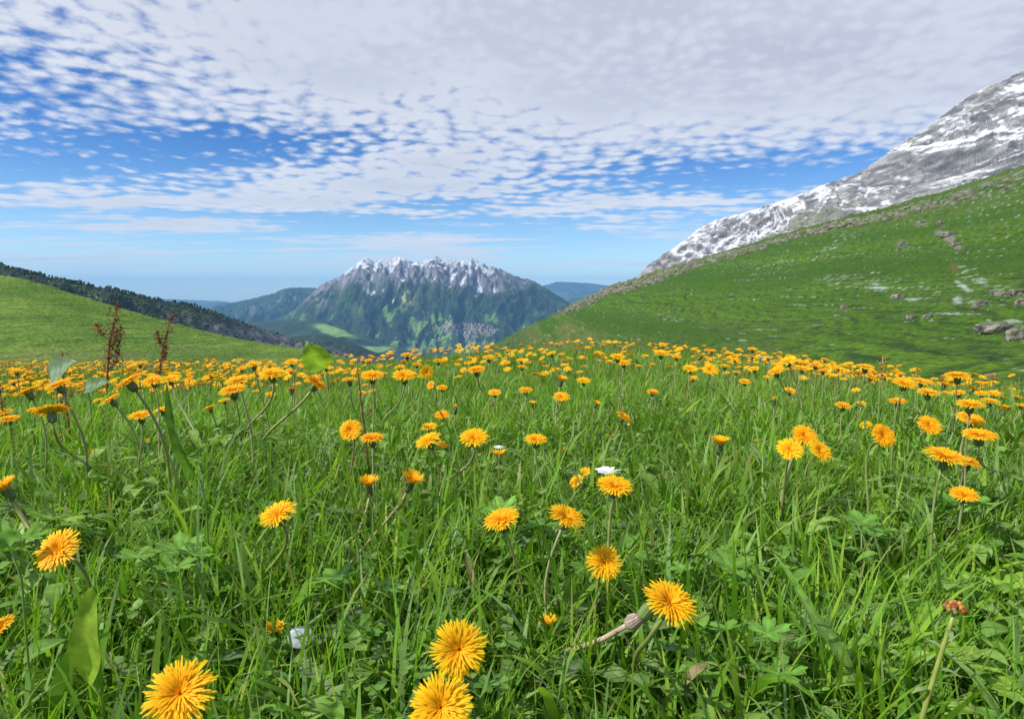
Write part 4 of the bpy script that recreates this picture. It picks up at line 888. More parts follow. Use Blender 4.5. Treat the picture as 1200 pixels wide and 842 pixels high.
NEAR = [
 (211, 812, 79, .72, 12, 'largest dandelion, cut by the bottom edge at the left', 'open', None, YG, .0028, .046),
 (538, 760, 64, .96, 0, 'large round dandelion facing the viewer with a dark grass blade across it', 'open', None, YG, None, None),
 (517, 828, 71, .80, 10, 'big dandelion at the bottom edge, centre', 'open', None, YG, None, .046),
 (785, 706, 66, .60, 16, 'dandelion tilted right above the lying spent stalk', 'open', (735, 790), YG, .0022, None),
 (708, 659, 42, .90, 0, 'round dandelion with a dark slit, above the tilted one right of centre', 'open', None, YG, None, None),
 (664, 606, 46, .42, 20, 'flat dandelion tilted right on a long pale stem, right one of the centre pair', 'open', (650, 745), PALE, .0017, None),
 (588, 608, 46, .42, -16, 'flat dandelion tilted left on a brownish stem, left one of the centre pair', 'open', (615, 720), TANC, .0017, None),
 (720, 569, 42, .52, 3, 'dandelion partly behind upright grass blades, beside the small white flower', 'open', None, YG, None, None),
 (675, 564, 21, .60, -45, 'narrow tilted dandelion left of the small white flower, lower of two', 'open', None, None, None, None),
 (685, 553, 15, .65, -30, 'small dandelion left of the white flower, upper of two', 'open', None, None, None, None),
 (432, 567, 30, .22, 0, 'dandelion seen edge on over a long straight brownish stem', 'half', (400, 700), TANC, .0018, .044),
 (482, 563, 33, .28, 22, 'dandelion seen edge on, tilted right over a long leaning tan stem', 'half', (350, 740), TANC, .0019, .046),
 (326, 602, 44, .62, -14, 'bright dandelion alone on an upright brown green stem at the left', 'open', (305, 700), YG, .002, None),
 (68, 644, 52, .80, -8, 'ragged dandelion beside the thick leaning stem at the left', 'open', None, None, None, None),
 (6, 571, 36, .30, -15, 'dandelion cut by the left edge on a thick leaning stem', 'half', (78, 715), (.22, .20, .05), .0034, .046),
 (0, 734, 34, .60, -20, 'dandelion half outside the left edge near the bottom', 'open', None, None, None, None),
 (322, 738, 22, .30, 5, 'small half opened dandelion low by the pale stone', 'half', None, YG, None, .040),
 (643, 731, 28, .15, -12, 'half opened dandelion with a dark green cup, bottom centre', 'half', None, YG, None, .042),
 (1108, 535, 46, .42, 4, 'wide flat dandelion, left part of the double bloom at the right', 'open', None, None, None, None),
 (1134, 541, 32, .38, 8, 'flat dandelion, right part of the double bloom at the right', 'open', None, None, None, None),
 (1130, 579, 32, .52, -10, 'dandelion half sunk in the grass at the right edge of the tall grass', 'open', None, None, None, None),
 (943, 510, 32, .72, 0, 'topmost dandelion of the trio right of centre', 'open', None, None, None, None),
 (926, 526, 30, .72, -15, 'left dandelion of the trio right of centre', 'open', None, None, None, None),
 (961, 528, 28, .75, 20, 'right dandelion of the trio right of centre', 'open', None, None, None, None),
 (1035, 510, 32, .86, 12, 'round dandelion facing the viewer, right of the trio', 'open', None, None, None, None),
 (1015, 498, 14, .60, -30, 'small dandelion touching the round one right of the trio', 'open', None, None, None, None),
 (1089, 498, 29, .76, 0, 'round dandelion between leaning pale stems at the right', 'open', (1106, 540), PALE, None, None),
 (1137, 491, 31, .62, 0, 'bright round dandelion above the flat one near the right edge', 'open', None, PALE, None, None),
 (1148, 510, 37, .28, -5, 'flat edge on dandelion near the right edge', 'open', (1165, 560), TANC, None, None),
 (1137, 474, 31, .26, -4, 'long flat dandelion in the right band, above the two round ones', 'open', None, None, None, None),
 (1160, 470, 20, .24, 0, 'flat dandelion joined to the right end of the long flat one', 'open', None, None, None, None),
 (1176, 479, 18, .08, 6, 'brownish closing dandelion over a long leaning pale stem at the right', 'half', (1215, 535), PALE, .0020, .046),
 (1052, 470, 22, .26, -5, 'flat dandelion on several pale leaning stems at the right', 'open', (1068, 515), PALE, None, None),
 (843, 519, 28, .16, 2, 'dandelion seen side on in open grass left of the trio', 'half', None, None, None, .046),
 (888, 519, 14, .05, 0, 'closed stubby dandelion between the side on bloom and the trio', 'half', None, TANC, None, None),
 (731, 488, 22, .38, 28, 'dandelion tilted steeply right, in open grass right of centre', 'open', None, PALE, None, None),
 (736, 498, 15, .50, 95, 'dark orange dandelion tucked below the steeply tilted one', 'half', None, None, None, None),
 (715, 513, 16, .10, 0, 'half closed dandelion below the tilted pair, right of centre', 'half', None, TANC, None, None),
 (628, 515, 28, .42, 2, 'flat wide dandelion right of the one with the white petal', 'open', None, None, None, None),
 (662, 527, 9, .3, 0, 'tiny orange bud in the grass above the white flower', 'bud', None, None, None, None),
 (584, 534, 24, .06, -3, 'half closed dandelion with a white petal behind it', 'half', None, TANC, None, .044),
 (556, 513, 35, .66, 0, 'wide bright dandelion on a long leaning stem, centre', 'open', (520, 575), TANC, .002, None),
 (502, 516, 32, .50, -22, 'dandelion tilted left in the centre cluster', 'open', None, None, None, None),
 (520, 521, 20, .36, 15, 'smaller dandelion on the right flank of the centre cluster', 'open', None, None, None, None),
 (503, 500, 20, .45, -4, 'dandelion at the top of the centre cluster', 'open', None, None, None, None),
 (518, 486, 20, .66, 0, 'round dandelion above the centre cluster', 'open', None, PALE, None, None),
 (411, 504, 28, .86, 0, 'round dandelion facing the viewer, left of centre', 'open', None, None, None, None),
 (436, 513, 31, .32, 0, 'flat dandelion right of the round one, left of centre', 'open', None, None, None, None),
 (658, 465, 21, .70, 0, 'round dandelion in the open grass above the middle', 'open', (640, 490), PALE, None, None),
 (765, 459, 16, .46, 0, 'lone dandelion in open grass right of the middle', 'open', None, None, None, None),
 (624, 473, 12, .2, 0, 'half closed dandelion left of the round one above the middle', 'half', None, None, None, None),
 (699, 473, 9, .3, 20, 'small dandelion bud in open grass between two lone flowers', 'half', None, None, None, None),
 (533, 477, 8, .2, 0, 'tan withered bud beside the round dandelion above the centre cluster', 'bud', None, TANC, None, None),
 (907, 468, 8, .2, 0, 'tan withered bud under the right crest flowers', 'bud', None, TANC, None, None),
 (988, 475, 21, .42, 0, 'dandelion with a long blade below it, above the trio', 'open', None, None, None, None),
 (926, 458, 17, .56, 5, 'dandelion in front of the crest band, above the trio', 'open', None, None, None, None),
 (873, 447, 15, .50, 0, 'dandelion standing below the crest band right of centre', 'open', None, None, None, None),
 (1010, 472, 10, .4, 0, 'small dandelion low between trio and crest band', 'open', None, None, None, None),
 (151, 447, 37, .42, -28, 'big dandelion side lit from the left, between the two brown stalks', 'open', None, None, .0022, .046),
 (60, 482, 37, -.25, -18, 'dandelion seen from below with its dark bracts, at the left', 'open', (92, 545), YG, .0022, .046),
 (68, 451, 29, .46, -14, 'dandelion below the pale dock leaf at the left', 'open', None, None, None, None),
 (33, 459, 28, .18, -24, 'narrow tilted dandelion near the left edge', 'open', None, None, None, None),
 (130, 468, 25, .46, -28, 'ragged dandelion under the big side lit one', 'open', None, None, None, None),
 (115, 469, 13, .4, -10, 'small dandelion left of the ragged one under the big side lit bloom', 'open', None, None, None, None),
 (180, 446, 25, .55, 0, 'dandelion behind the arched leaf, right of the big side lit one', 'open', None, None, None, None),
 (200, 444, 22, .5, 0, 'dandelion right above the arched leaf on the left', 'open', (238, 535), PALE, .0020, None),
 (165, 487, 27, .28, 0, 'flat dandelion behind an upright blade at the left', 'open', None, None, None, None),
 (190, 480, 20, .34, -10, 'dandelion right of the flat one behind the upright blade', 'open', None, None, None, None),
 (5, 483, 20, .3, 0, 'upper dandelion at the left edge', 'open', None, None, None, None),
 (10, 491, 24, .26, 0, 'lower dandelion at the left edge under another', 'open', None, None, None, None),
 (38, 480, 12, .4, 0, 'small dandelion left of the one seen from below', 'open', None, None, None, None),
 (66, 514, 16, .25, -10, 'shabby dandelion low in the grass at the left', 'half', None, None, None, None),
 (173, 518, 9, .3, 0, 'small closed dandelion low in the grass on the left', 'bud', None, None, None, None),
 (107, 530, 9, .3, 0, 'faded small dandelion lowest in the left grass', 'bud', None, None, None, None),
 (212, 488, 10, .4, 0, 'small dandelion beside the arched leaf stalk', 'half', None, None, None, None),
 (279, 446, 31, .40, -8, 'upper one of two large flat dandelions in the left band', 'open', None, None, None, None),
 (273, 457, 32, .42, -6, 'lower one of two large flat dandelions in the left band', 'open', (285, 512), PALE, None, None),
 (319, 438, 31, .48, 0, 'wide dandelion on a thick pale stem, left of the bright leaf', 'open', (292, 515), (.42, .40, .15), .0026, None),
 (371, 449, 31, .10, 36, 'dandelion bent right on a thick curved pale stem', 'open', (310, 535), (.36, .38, .13), .0028, .044),
 (342, 456, 18, -.1, 0, 'dandelion seen from behind, left of the bent one', 'open', None, None, None, None),
 (317, 462, 13, .4, 10, 'small dandelion under the wide one on the thick stem', 'open', None, None, None, None),
 (246, 478, 16, .35, -15, 'ragged dandelion below the left band', 'open', None, None, None, None),
 (436, 440, 29, .50, 0, 'large round topped dandelion left of the mountain foot', 'open', None, None, None, None),
 (410, 445, 21, .14, 0, 'edge on dandelion above a straight white stem', 'open', (416, 495), PALE, .0018, None),
 (474, 440, 30, .52, 4, 'large dandelion on a slanting white stem under the mountain', 'open', (447, 508), PALE, .0019, None),
 (500, 436, 18, .95, 60, 'dandelion turned full face to the viewer under the mountain', 'open', None, None, None, None),
 (505, 451, 12, .8, -50, 'upright oval dandelion below the full face one', 'open', None, None, None, None),
 (518, 454, 15, .5, 0, 'dandelion right of the upright oval one', 'open', None, None, None, None),
 (558, 433, 24, .40, -6, 'dandelion on a dark leaning stem under the village', 'open', (583, 462), TANC, None, None),
 (580, 460, 17, .5, 0, 'lone dandelion in grass below the village', 'open', None, None, None, None),
 (477, 416, 16, .36, 0, 'dandelion standing above the crest, under the peak', 'open', None, None, None, None),
 (487, 410, 10, .2, 0, 'small dandelion just right of the one under the peak', 'open', None, None, None, None),
 (362, 415, 16, .45, 0, 'dandelion in front of the bright leaf', 'open', None, None, None, None),
 (342, 424, 16, .55, 0, 'round dandelion left of the bright leaf', 'open', None, None, None, None),
 (358, 427, 18, .5, -15, 'dandelion just under the bright leaf', 'open', None, None, None, None),
 (382, 430, 13, .5, 0, 'dandelion right of the bright leaf foot', 'open', None, None, None, None),
 (297, 427, 20, .42, -4, 'dandelion topping the left band below the slope', 'open', None, None, None, None),
 (432, 422, 11, .5, 0, 'small dandelion above the large round topped one', 'open', None, None, None, None),
 (777, 404, 11, .55, 0, 'highest dandelion on the crest right of centre', 'open', None, None, None, None),
 (775, 414, 19, .45, 0, 'wide dandelion directly beneath the highest one', 'open', None, None, None, None),
 (164, 426, 15, .25, 0, 'flat dandelion between the brown stalks against the slope', 'open', None, None, None, None),
 (658, 445, 17, .25, 12, 'side on dandelion right of centre in the upper meadow', 'half', None, None, None, None),
 (684, 446, 17, .48, 0, 'dandelion right of the side on one in the upper meadow', 'open', None, None, None, None),
 (616, 457, 18, .42, 0, 'dandelion left of the round one in the upper meadow', 'open', None, None, None, None),
 (724, 418, 19, .45, 0, 'upper left dandelion of the little crest group right of centre', 'open', None, None, None, None),
 (731, 425, 17, .5, 0, 'lower dandelion of the little crest group right of centre', 'open', None, None, None, None),
 (882, 409, 15, .4, 0, 'dandelion poking above the right crest band', 'open', None, None, None, None),
 (1122, 440, 27, .20, -6, 'long flat dandelion raised above the right band', 'open', (1130, 470), None, None, None),
 (1060, 449, 27, .58, 0, 'large bright dandelion in the right band', 'open', None, None, None, None),
 (1080, 447, 20, .5, 4, 'dandelion right beside the large bright one in the right band', 'open', None, None, None, None),
 (1088, 460, 25, .38, 0, 'flat dandelion just below the large bright one in the right band', 'open', (1078, 480), PALE, None, None),
 (1021, 441, 17, .6, 10, 'dandelion left of the yellow green spike in the right band', 'open', None, None, None, None),
 (1014, 430, 21, .34, 0, 'flat dandelion at the crest left of the yellow green spike', 'open', None, None, None, None),
 (909, 435, 21, .32, -26, 'dandelion tilted left in the right crest band', 'open', (928, 455), PALE, None, None),
 (833, 433, 20, .72, 0, 'round dandelion in the crest cluster right of centre', 'open', (850, 455), PALE, None, None),
 (809, 432, 18, .6, 0, 'dandelion at the left end of the crest cluster right of centre', 'open', None, None, None, None),
]
for q in NEAR:
    a_, b_, w, r, ln, lb, kd, rt, scol, sr, dia = q
    dandelion(a_, b_, w, r, ln, lb, GN, kd, rt, scol, sr, dia)
SMALL = [(19, 435, 15), (15, 448, 13), (205, 438, 14), (218, 436, 11), (223, 441, 10), (248, 440, 12), (260, 429, 10), (258, 434, 9), (262, 444, 10), (283, 432, 13), (303, 437, 14), (263, 469, 12), (317, 427, 12), (341, 435, 12), (398, 423, 9), (278, 438, 9), (300, 458, 10),
 (405, 437, 9), (428, 451, 9), (436, 458, 9), (425, 460, 8), (456, 428, 9), (468, 430, 15), (489, 427, 14), (514, 423, 16), (536, 427, 11), (553, 425, 14), (551, 419, 9), (573, 419, 18), (583, 415, 10), (591, 424, 9), (597, 431, 9), (598, 411, 9), (443, 422, 7), (449, 421, 7), (458, 421, 7), (592, 408, 7), (573, 410, 6),
 (603, 411, 9), (613, 409, 7), (620, 415, 11), (610, 422, 12), (612, 430, 14), (637, 413, 8), (646, 414, 14), (635, 420, 10), (658, 415, 10), (667, 420, 11), (640, 429, 9), (648, 434, 11), (660, 427, 9), (667, 434, 10), (679, 436, 10), (686, 420, 10), (701, 414, 10), (701, 422, 7), (738, 422, 8), (731, 412, 9), (756, 417, 11), (793, 418, 14), (767, 410, 7),
 (822, 417, 18), (834, 411, 13), (812, 443, 14), (822, 432, 10), (849, 429, 15), (851, 437, 11), (863, 436, 12), (861, 421, 12), (883, 432, 15), (882, 418, 13), (900, 419, 12), (907, 427, 10), (923, 423, 22), (940, 432, 18), (924, 417, 10), (935, 417, 8), (943, 417, 8), (955, 427, 18), (964, 434, 15), (967, 421, 12), (982, 431, 12), (992, 435, 11), (989, 444, 10), (851, 414, 7), (815, 408, 7), (893, 413, 7), (914, 413, 7),
 (1005, 438, 10), (1055, 438, 13), (1037, 442, 12), (1107, 450, 20), (1123, 460, 18), (1108, 460, 9), (1140, 455, 20), (1164, 461, 18), (1003, 457, 8), (1197, 475, 14), (1147, 448, 10), (1135, 448, 8), (1192, 465, 14), (1150, 461, 15), (1174, 465, 12), (1198, 458, 10), (1095, 444, 10), (1075, 441, 9)]
def region(px):
    for lim, lb, gr in [(270, 'small dandelion in the dense far band on the left, below the green slope', 'small dandelions of the left far band'),
                        (420, 'small dandelion in the crest band between the left slope and the bright leaf', 'small dandelions round the bright leaf'),
                        (600, 'small dandelion on the crest straight below the central mountain', 'small dandelions below the mountain'),
                        (800, 'small dandelion on the crest below the left foot of the right slope', 'small dandelions below the foot of the right slope'),
                        (1000, 'small dandelion in the crest band right of centre, below the green slope', 'small dandelions of the crest band right of centre'),
                        (1e9, 'small dandelion in the dense band at the far right, below the boulders', 'small dandelions of the far right band')]:
        if px < lim: return lb, gr
OWN = {(19, 435): 'upper small dandelion at the far left edge of the band', (15, 448): 'lower small dandelion at the far left edge of the band', (205, 438): 'small dandelion just above the tip of the arched leaf',
 (303, 437): 'small dandelion pressed against the left side of the wide one on the thick stem', (263, 469): 'small dandelion below the pair of large flat ones in the left band', (468, 430): 'dandelion just above the large one on the slanting white stem',
 (489, 427): 'dandelion between the slanting stem bloom and the full face one', (514, 423): 'flat dandelion on the crest right of the full face one', (553, 425): 'dandelion just above the one on the dark leaning stem', (573, 419): 'wide dandelion on the crest where the right slope meets the valley',
 (612, 430): 'round dandelion at the front left of the crest cluster under the slope foot', (646, 414): 'brightest dandelion on the crest left of the lone pair of round ones', (793, 418): 'dandelion right of the wide one beneath the highest bloom', (822, 417): 'tall dandelion at the upper left of the crest cluster right of centre',
 (834, 411): 'flat dandelion topping the crest cluster right of centre', (812, 443): 'dandelion hanging lowest at the left end of the crest cluster right of centre', (849, 429): 'dandelion touching the right side of the round one in the crest cluster', (883, 432): 'flat dandelion above the one standing below the crest band',
 (923, 423): 'widest dandelion of the right crest band', (940, 432): 'round dandelion under the widest one of the right crest band', (955, 427): 'dandelion right of the round one under the widest of the crest band', (964, 434): 'dandelion in front, below right of the widest crest one',
 (1055, 438): 'flat dandelion behind the large bright one of the right band', (1107, 450): 'wide dandelion right of the large bright pair in the right band', (1123, 460): 'flat dandelion in front of the wide one in the right band', (1140, 455): 'wide dandelion below the raised long flat one',
 (1164, 461): 'flat dandelion above the joined pair near the right edge', (1197, 475): 'dandelion cut by the right edge beside the brownish closing one', (1192, 465): 'small dandelion at the right edge above the cut off one'}
for (a_, b_, w) in SMALL:
    lb, gr = region(a_); lb = OWN.get((a_, b_), lb); dandelion(a_, b_, max(w*.92, 7.5), random.uniform(.18, .42), random.gauss(0, 12), lb, gr)
# the thinning far flowers fill the band up to the crest
def sample_far(n, rg):
    out = []
    while len(out) < n:
        y = rg.uniform(2.7, 6.2); x = rg.uniform(-1, 1)*(.84*y+.2); px, _ = proj(np.array(x), np.array(y), np.array(.1)); px = float(px)
        wgt = np.interp(px, [0, 250, 420, 600, 800, 1000, 1200], [1, .9, .3, .22, .35, .9, 1.0])
        if rg.random() < wgt*(.35+.65*ss(np.array(y), 2.7, 4.0)) and fbm(x*1.4, y*1.4, 2) > -.25-.2*wgt: out.append((x, y, px))
    return out
rgf = np.random.default_rng(5)
nleft = 298-NF[0]
for (x, y, px) in sample_far(max(nleft, 0), rgf):
    h = rgf.uniform(.10, .17); lb, gr = region(px); N_ = Vector((rgf.normal(-.1, .22), rgf.normal(-.10, .25), 1)).normalized()
    dandelion_world((x, y, float(gz(x, y))+h), N_, rgf.uniform(.032, .042), 'far', 'open', lb, gr)
def far_mass():
    mb = MB(); me = HEADS['far'][0]; V0 = np.array([v.co[:] for v in me.vertices]); Q0 = np.array([p.vertices[:] for p in me.polygons])
    for (x, y, px) in sample_far(1900, rgf):
        h = rgf.uniform(.09, .16); N_ = Vector((rgf.normal(-.1, .22), rgf.normal(-.10, .25), 1)).normalized(); R = np.array(N_.to_track_quat('Z', 'Y').to_matrix()); z = float(gz(x, y))
        mb.add(V0@R.T*rgf.uniform(.80, 1.12)+(x, y, z+h), Q0, None, lerp(YE2, YE1, rgf.uniform(.4, 1)))
        tube(mb, np.array([(x-N_.x*.03, y, z), (x-N_.x*.02, y, z+h*.5), (x, y, z+h)]), .0016, (.25, .26, .09), 3, False)
    tag(obj('dandelion_field', mb.mesh('dandelion_field', M_PETAL)), 'countless distant dandelions thickening the yellow band at the crest', 'dandelions', kind='stuff')
far_mass()

# ---------------------------------------------------------------- brown dock stalks
def dock(base_px, top_px, Y, label, side=(), dens=90, seed=1, w=.024):
    rg = np.random.default_rng(seed)
    bx_, _ = (at(base_px[0], base_px[1], Y)[0], 0); t_ = np.array(at(top_px[0], top_px[1], Y)); b = np.array((bx_, Y, float(gz(bx_, Y))-.004))
    e = bpy.data.objects.new('dock_stalk', None); C.objects.link(e); e.location = b; tag(e, label, 'dried stalk', 'brown dock stalks at the left'); e.empty_display_size = .01
    L = t_-b; col = (.16, .075, .04)
    mid_ = L*.55+np.array((-(L[0])*.3-.006, 0, 0))
    pts = bez(np.zeros(3), L*.3+np.array((0, 0, 0)), mid_, L, 12); mb = MB(); tube(mb, pts, np.linspace(.0032, .0010, 12)*max(1, w/.03), col, 7); obj('stem', mb.mesh('stem', M_STEM), e)
    def cluster(path, n, wd, nm='seed_cluster'):
        mb = MB(); k = len(path)
        for i in range(n):
            t = rg.uniform(0, 1)*(k-1); j = min(int(t), k-2); p = path[j]+(path[j+1]-path[j])*(t-j)
            whorl = (.55+.45*math.sin(t*4.1))*(.6+.7*t/k)
            p = p+rg.normal(0, 1, 3)*wd*.42*whorl*(1.1-.4*t/k); s = rg.uniform(.0018, .0038)*max(1, w/.030)
            q = rg.normal(0, 1, (2, 3)); a = q[0]/np.linalg.norm(q[0]); bb = np.cross(a, q[1]); bb /= np.linalg.norm(bb); c_ = np.cross(a, bb)
            V = [p-a*s, p+bb*s*.8+c_*s*.3, p+a*s, p-bb*s*.8+c_*s*.3, p+c_*s*.6]
            mb.add(V, None, [(0, 1, 4), (1, 2, 4), (2, 3, 4), (3, 0, 4), (0, 2, 1), (0, 3, 2)], np.array(random.choice([(.32, .12, .05), (.24, .085, .04), (.38, .17, .07), (.18, .07, .04), (.27, .15, .06)])))
        tag(obj(nm, mb.mesh(nm, M_DRY, False), e), kind='stuff')
    n0 = 5; cluster(pts[n0:], int(dens*3.2), w)
    for (t0, dx_, dz_) in side:
        p0 = pts[t0]; p3 = p0+np.array((dx_, rg.normal(0, .01), dz_)); br = bez(p0, p0+np.array((dx_*.5, 0, dz_*.15)), p3-np.array((0, 0, dz_*.5)), p3, 6)
        mb = MB(); tube(mb, br, np.linspace(.0016, .0008, 6), col, 5); obj('branch', mb.mesh('branch', M_STEM), e); cluster(br[2:], int(dens*.9), w*.75)
dock((121, 462), (139, 353), 2.7, 'taller branching reddish brown dried dock stalk at the left', side=((6, .055, .15), (8, -.06, .07), (5, .05, .09), (7, .05, .10)), seed=3, dens=150, w=.046)
dock((180, 452), (203, 368), 2.8, 'shorter dense reddish brown dock stalk leaning right', side=((6, .02, .09), (8, -.018, .07)), seed=4, dens=170, w=.040)
dock((80, 462), (72, 412), 1.5, 'low dark brown dock remnant above the pale leaf at the left', side=((7, .02, .02), (6, -.02, .03)), seed=5, dens=25)
dock((6, 475), (-2, 440), 1.6, 'brown dried stalk at the left edge', side=((6, .03, -.005),), seed=6, dens=26)
dock((432, 455), (418, 424), 1.25, 'small dark dried stalk bending left before the valley', side=((7, .018, .022),), seed=8, dens=8, w=.009)

# yellow green spike among the right crest flowers
def spike(px0, py0, px1, py1, Y, label):
    rg = np.random.default_rng(9); b = np.array(at(px0, py0, Y)); b[2] = gz(b[0], b[1])-.003; t_ = np.array(at(px1, py1, Y)); L = t_-b
    e = bpy.data.objects.new('herb_spike', None); C.objects.link(e); e.location = b; tag(e, label, 'herb'); e.empty_display_size = .01
    pts = bez(np.zeros(3), L*.3+np.array((.004, 0, 0)), L*.7+np.array((-.004, 0, 0)), L, 10); mb = MB(); tube(mb, pts, np.linspace(.0018, .001, 10), (.22, .27, .07), 6); obj('stem', mb.mesh('stem', M_STEM), e)
    mb = MB()
    for i in range(50):
        p = L*(1-.22*rg.random())+rg.normal(0, .0055, 3); s = rg.uniform(.0018, .0032); v0, t0 = ICO1; mb.add(v0*s+p, None, t0, random.choice([(.45, .30, .03), (.30, .30, .05), (.40, .20, .05)]))
    tag(obj('flower_cluster', mb.mesh('flower_cluster', M_LEAF, False), e), kind='stuff')
    lm = leaf_mesh('leaf', .03, .005, 'blade', (.6, -1.0), (.14, .24, .06), n=8)
    for i in range(4):
        o = obj('leaf', lm, e, tuple(pts[3+i])); o.rotation_euler = (0, 0, i*1.9+.3)
spike(1028, 480, 1035, 418, 1.5, 'yellow brown flowering spike rising from the right crest band')

# withered bud on a stout yellow green stem, lower right
def bud_stalk():
    e = bpy.data.objects.new('withered_dandelion', None); C.objects.link(e); Y = .46
    b = np.array(at(1072, 835, Y)); g = float(gz(b[0], b[1])); t_ = np.array(at(1119, 716, Y)); b[2] = g-.003; b[0] -= .01; e.location = b; tag(e, 'withered red yellow bud on a stout hairy stem at the lower right', 'withered flower'); e.empty_display_size = .01
    L = t_-b; pts = bez(np.zeros(3), L*.35+np.array((-.004, 0, 0)), L*.7+np.array((-.003, 0, 0)), L, 12); mb = MB(); tube(mb, pts, np.linspace(.0023, .0016, 12), (.25, .30, .06), 8); obj('stem', mb.mesh('stem', M_STEM), e)
    rg = np.random.default_rng(4); mb = MB(); v0, t0 = ICO1
    for i in range(46):
        d = rg.normal(0, 1, 3); d /= np.linalg.norm(d); d[2] = abs(d[2])*.7; p = L+d*.0062+np.array((0, 0, .002)); mb.add(v0*rg.uniform(.0013, .0022)*(1, 1, 1.3)+p, None, t0, random.choice([(.55, .28, .04), (.35, .08, .03), (.30, .26, .08), (.24, .09, .05)]))
    obj('bud', mb.mesh('bud', M_LEAF), e)
    lm = leaf_mesh('leaf', .017, .0022, 'blade', (.5, -1.2), (.22, .30, .12), n=6)
    for i in range(9):
        o = obj('leaf', lm, e, tuple(pts[3+i])); o.rotation_euler = (0, 0, i*2.4)
bud_stalk()

# spent stalk lying in the grass with its closed heads
def lying():
    e = bpy.data.objects.new('spent_dandelion', None); C.objects.link(e)
    P_ = [np.array(at(*q)) for q in ((540, 758, .70), (600, 762, .68), (668, 762, .64), (705, 749, .61), (735, 732, .59))]
    b = P_[0]; e.location = b; tag(e, 'spent dandelion stalk lying in the grass with two closed seed heads', 'spent dandelion'); e.empty_display_size = .01
    pts = np.array([p-b for p in P_]); tt = np.linspace(0, 4, 20); pp = np.stack([np.interp(tt, range(5), pts[:, k]) for k in range(3)], 1); pp[1:-1] = (pp[:-2]+pp[1:-1]*2+pp[2:])/4
    mb = MB(); tube(mb, pp, np.linspace(.0024, .0028, 20), lerpc((.34, .30, .12), (.46, .34, .26), np.linspace(0, 1, 20)), 8); obj('stem', mb.mesh('stem', M_STEM), e)
    def closed(p0, p1, r, c1, c2, tipc, nm):
        mb = MB(); d = p1-p0; n = 12; k = 9; t = np.linspace(0, 1, k); rad = r*np.array([.35, .85, 1.0, .98, .92, .8, .66, .58, .62])
        tube(mb, p0+d*t[:, None], rad, c1, n, False)
        dn = d/np.linalg.norm(d); a = np.cross(dn, (0, 0, 1.)); a /= np.linalg.norm(a); bb = np.cross(dn, a)
        for i in range(16):
            an = i*2*math.pi/16; o_ = a*math.cos(an)+bb*math.sin(an); s_ = -a*math.sin(an)+bb*math.cos(an); w = r*.16
            V = []
            for q, tq, rq in ((0, .05, .7), (1, .4, 1.12), (2, .9, .75), (3, 1.12, .85)):
                ww = w*(1, 1.2, .8, .2)[q]; c_ = p0+d*tq+o_*r*rq; V += [c_-s_*ww, c_+s_*ww]
            mb.add(V, [(0, 1, 3, 2), (2, 3, 5, 4), (4, 5, 7, 6)], None, c2 if i % 2 else c1)
        rg = np.random.default_rng(3)
        for i in range(26):
            o_ = rg.normal(0, .35, 3)*r+d*1.0; q = p0+o_; e_ = q+dn*r*rg.uniform(.4, 1.0)+rg.normal(0, .25, 3)*r; s_ = rg.normal(0, 1, 3); s_ = s_/np.linalg.norm(s_)*r*.09
            mb.add([q-s_, q+s_, e_], None, [(0, 1, 2)], tipc)
        obj(nm, mb.mesh(nm, M_STEM), e)
    a0 = pts[-1]; a1 = np.array(at(752, 722, .58))-b; closed(a0, a1, .0070, (.34, .27, .22), (.45, .36, .30), (.55, .50, .44), 'seed_head')
    b0 = a1-np.array((.0, .0, .001)); b1 = np.array(at(768, 705, .565))-b; closed(b0, b1, .0062, (.19, .27, .08), (.25, .33, .12), (.30, .12, .04), 'seed_head')
lying()

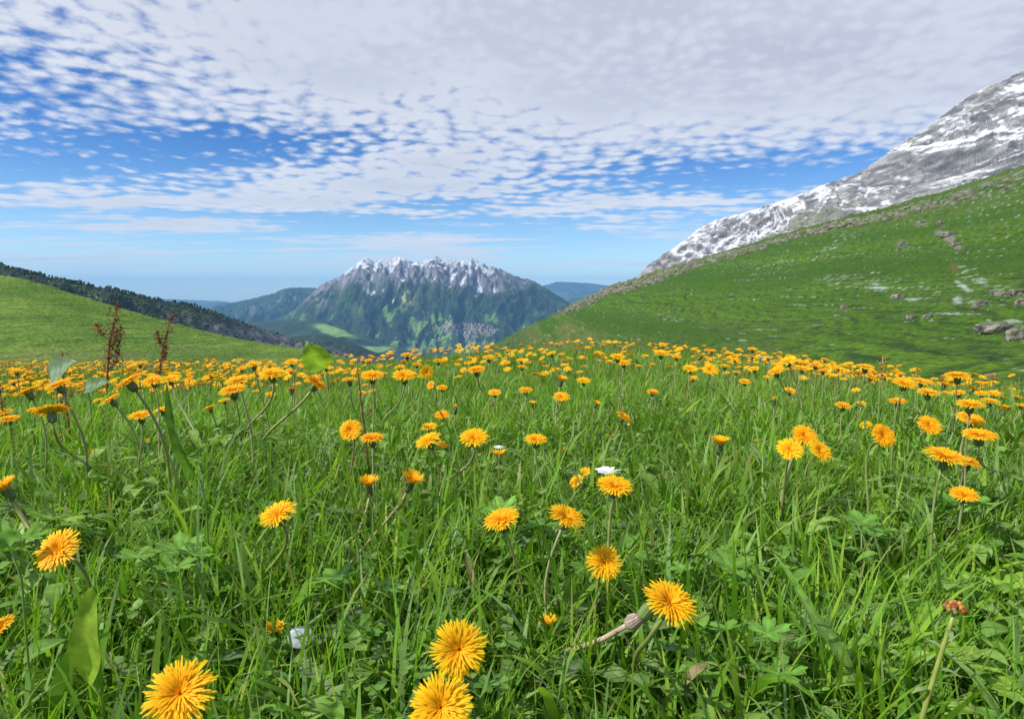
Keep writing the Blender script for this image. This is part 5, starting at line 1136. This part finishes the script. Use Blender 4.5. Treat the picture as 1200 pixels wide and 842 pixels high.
# pale stones and little white things in the grass
M_STONE = terrain_mat('pale_stone', 60, .001, var=.12, scale2=200)
def stone(px, py, w, hh, h, col, label, seed, name='stone', flat=.5):
    X_, Y_ = gpt(px, py, h); s = w/F*Y_/2; v0, t0 = ICO3; k = v0*1.4+seed*2.7
    v = np.sign(v0)*np.abs(v0)**.85*(1+.18*fbm(k[:, 0], k[:, 1]+k[:, 2], 3))[:, None]*(s, s*.9, s*flat)
    o = obj(name, mesh_np(name, v, None, t0, np.broadcast_to(np.array(col), (len(v), 3)), (M_STONE,)), loc=(X_, Y_, float(gz(X_, Y_))+h)); o.rotation_euler = (.75, .25, .3*seed)
    tag(o, label, 'stone')
stone(353, 751, 31, 20, .052, (.42, .45, .50), 'flat pale blue grey stone in the grass, lower left', 1, flat=.22)
stone(362, 789, 24, 14, .040, (.36, .42, .38), 'flat grey green stone below the pale one', 2, flat=.35)
def white_flower(px, py, w, h, label):
    X_, Y_ = gpt(px, py, h); z = float(gz(X_, Y_)); e = bpy.data.objects.new('white_flower', None); C.objects.link(e); e.location = (X_, Y_, z-.003); tag(e, label, 'white flower'); e.empty_display_size = .01
    mb = MB(); tube(mb, bez(np.zeros(3), np.array((0, 0, h*.4)), np.array((.002, 0, h*.8)), np.array((.003, 0, h)), 7), .001, (.18, .25, .08), 5); obj('stem', mb.mesh('stem', M_STEM), e)
    R = w/F*Y_/2
    lm = leaf_mesh('petal', R, R*.30, 'blade', (.5, -.4), (.80, .80, .84), n=6)
    for i in range(7):
        o = obj('petal', lm, e, (.003, 0, h)); o.rotation_euler = (-.35, 0, i*6.283/7)
white_flower(711, 553, 36, .14, 'small white crocus like flower behind the two narrow dandelions')
white_flower(583, 524, 16, .16, 'white petals showing behind the half closed dandelion')

# ---------------------------------------------------------------- haze
bx0 = np.array([(-34000, -34000, -1010), (34000, -34000, -1010), (34000, 34000, -1010), (-34000, 34000, -1010), (-34000, -34000, 760), (34000, -34000, 760), (34000, 34000, 760), (-34000, 34000, 760)], float)
hz = new_mat('haze_air'); pv_ = hz.node_tree.nodes.new('ShaderNodeVolumePrincipled'); pv_.inputs['Density'].default_value = 3.7e-5
pv_.inputs['Color'].default_value = (.24, .56, 1.0, 1); pv_.inputs['Anisotropy'].default_value = 0.0
ho = hz.node_tree.nodes.new('ShaderNodeOutputMaterial'); hz.node_tree.links.new(pv_.outputs[0], ho.inputs['Volume'])
hme = mesh_np('haze', bx0, [(0, 3, 2, 1), (4, 5, 6, 7), (0, 1, 5, 4), (1, 2, 6, 5), (2, 3, 7, 6), (3, 0, 4, 7)], None, None, (hz,), False)
tag(obj('haze', hme), 'thin blue valley haze', 'haze', kind='stuff')
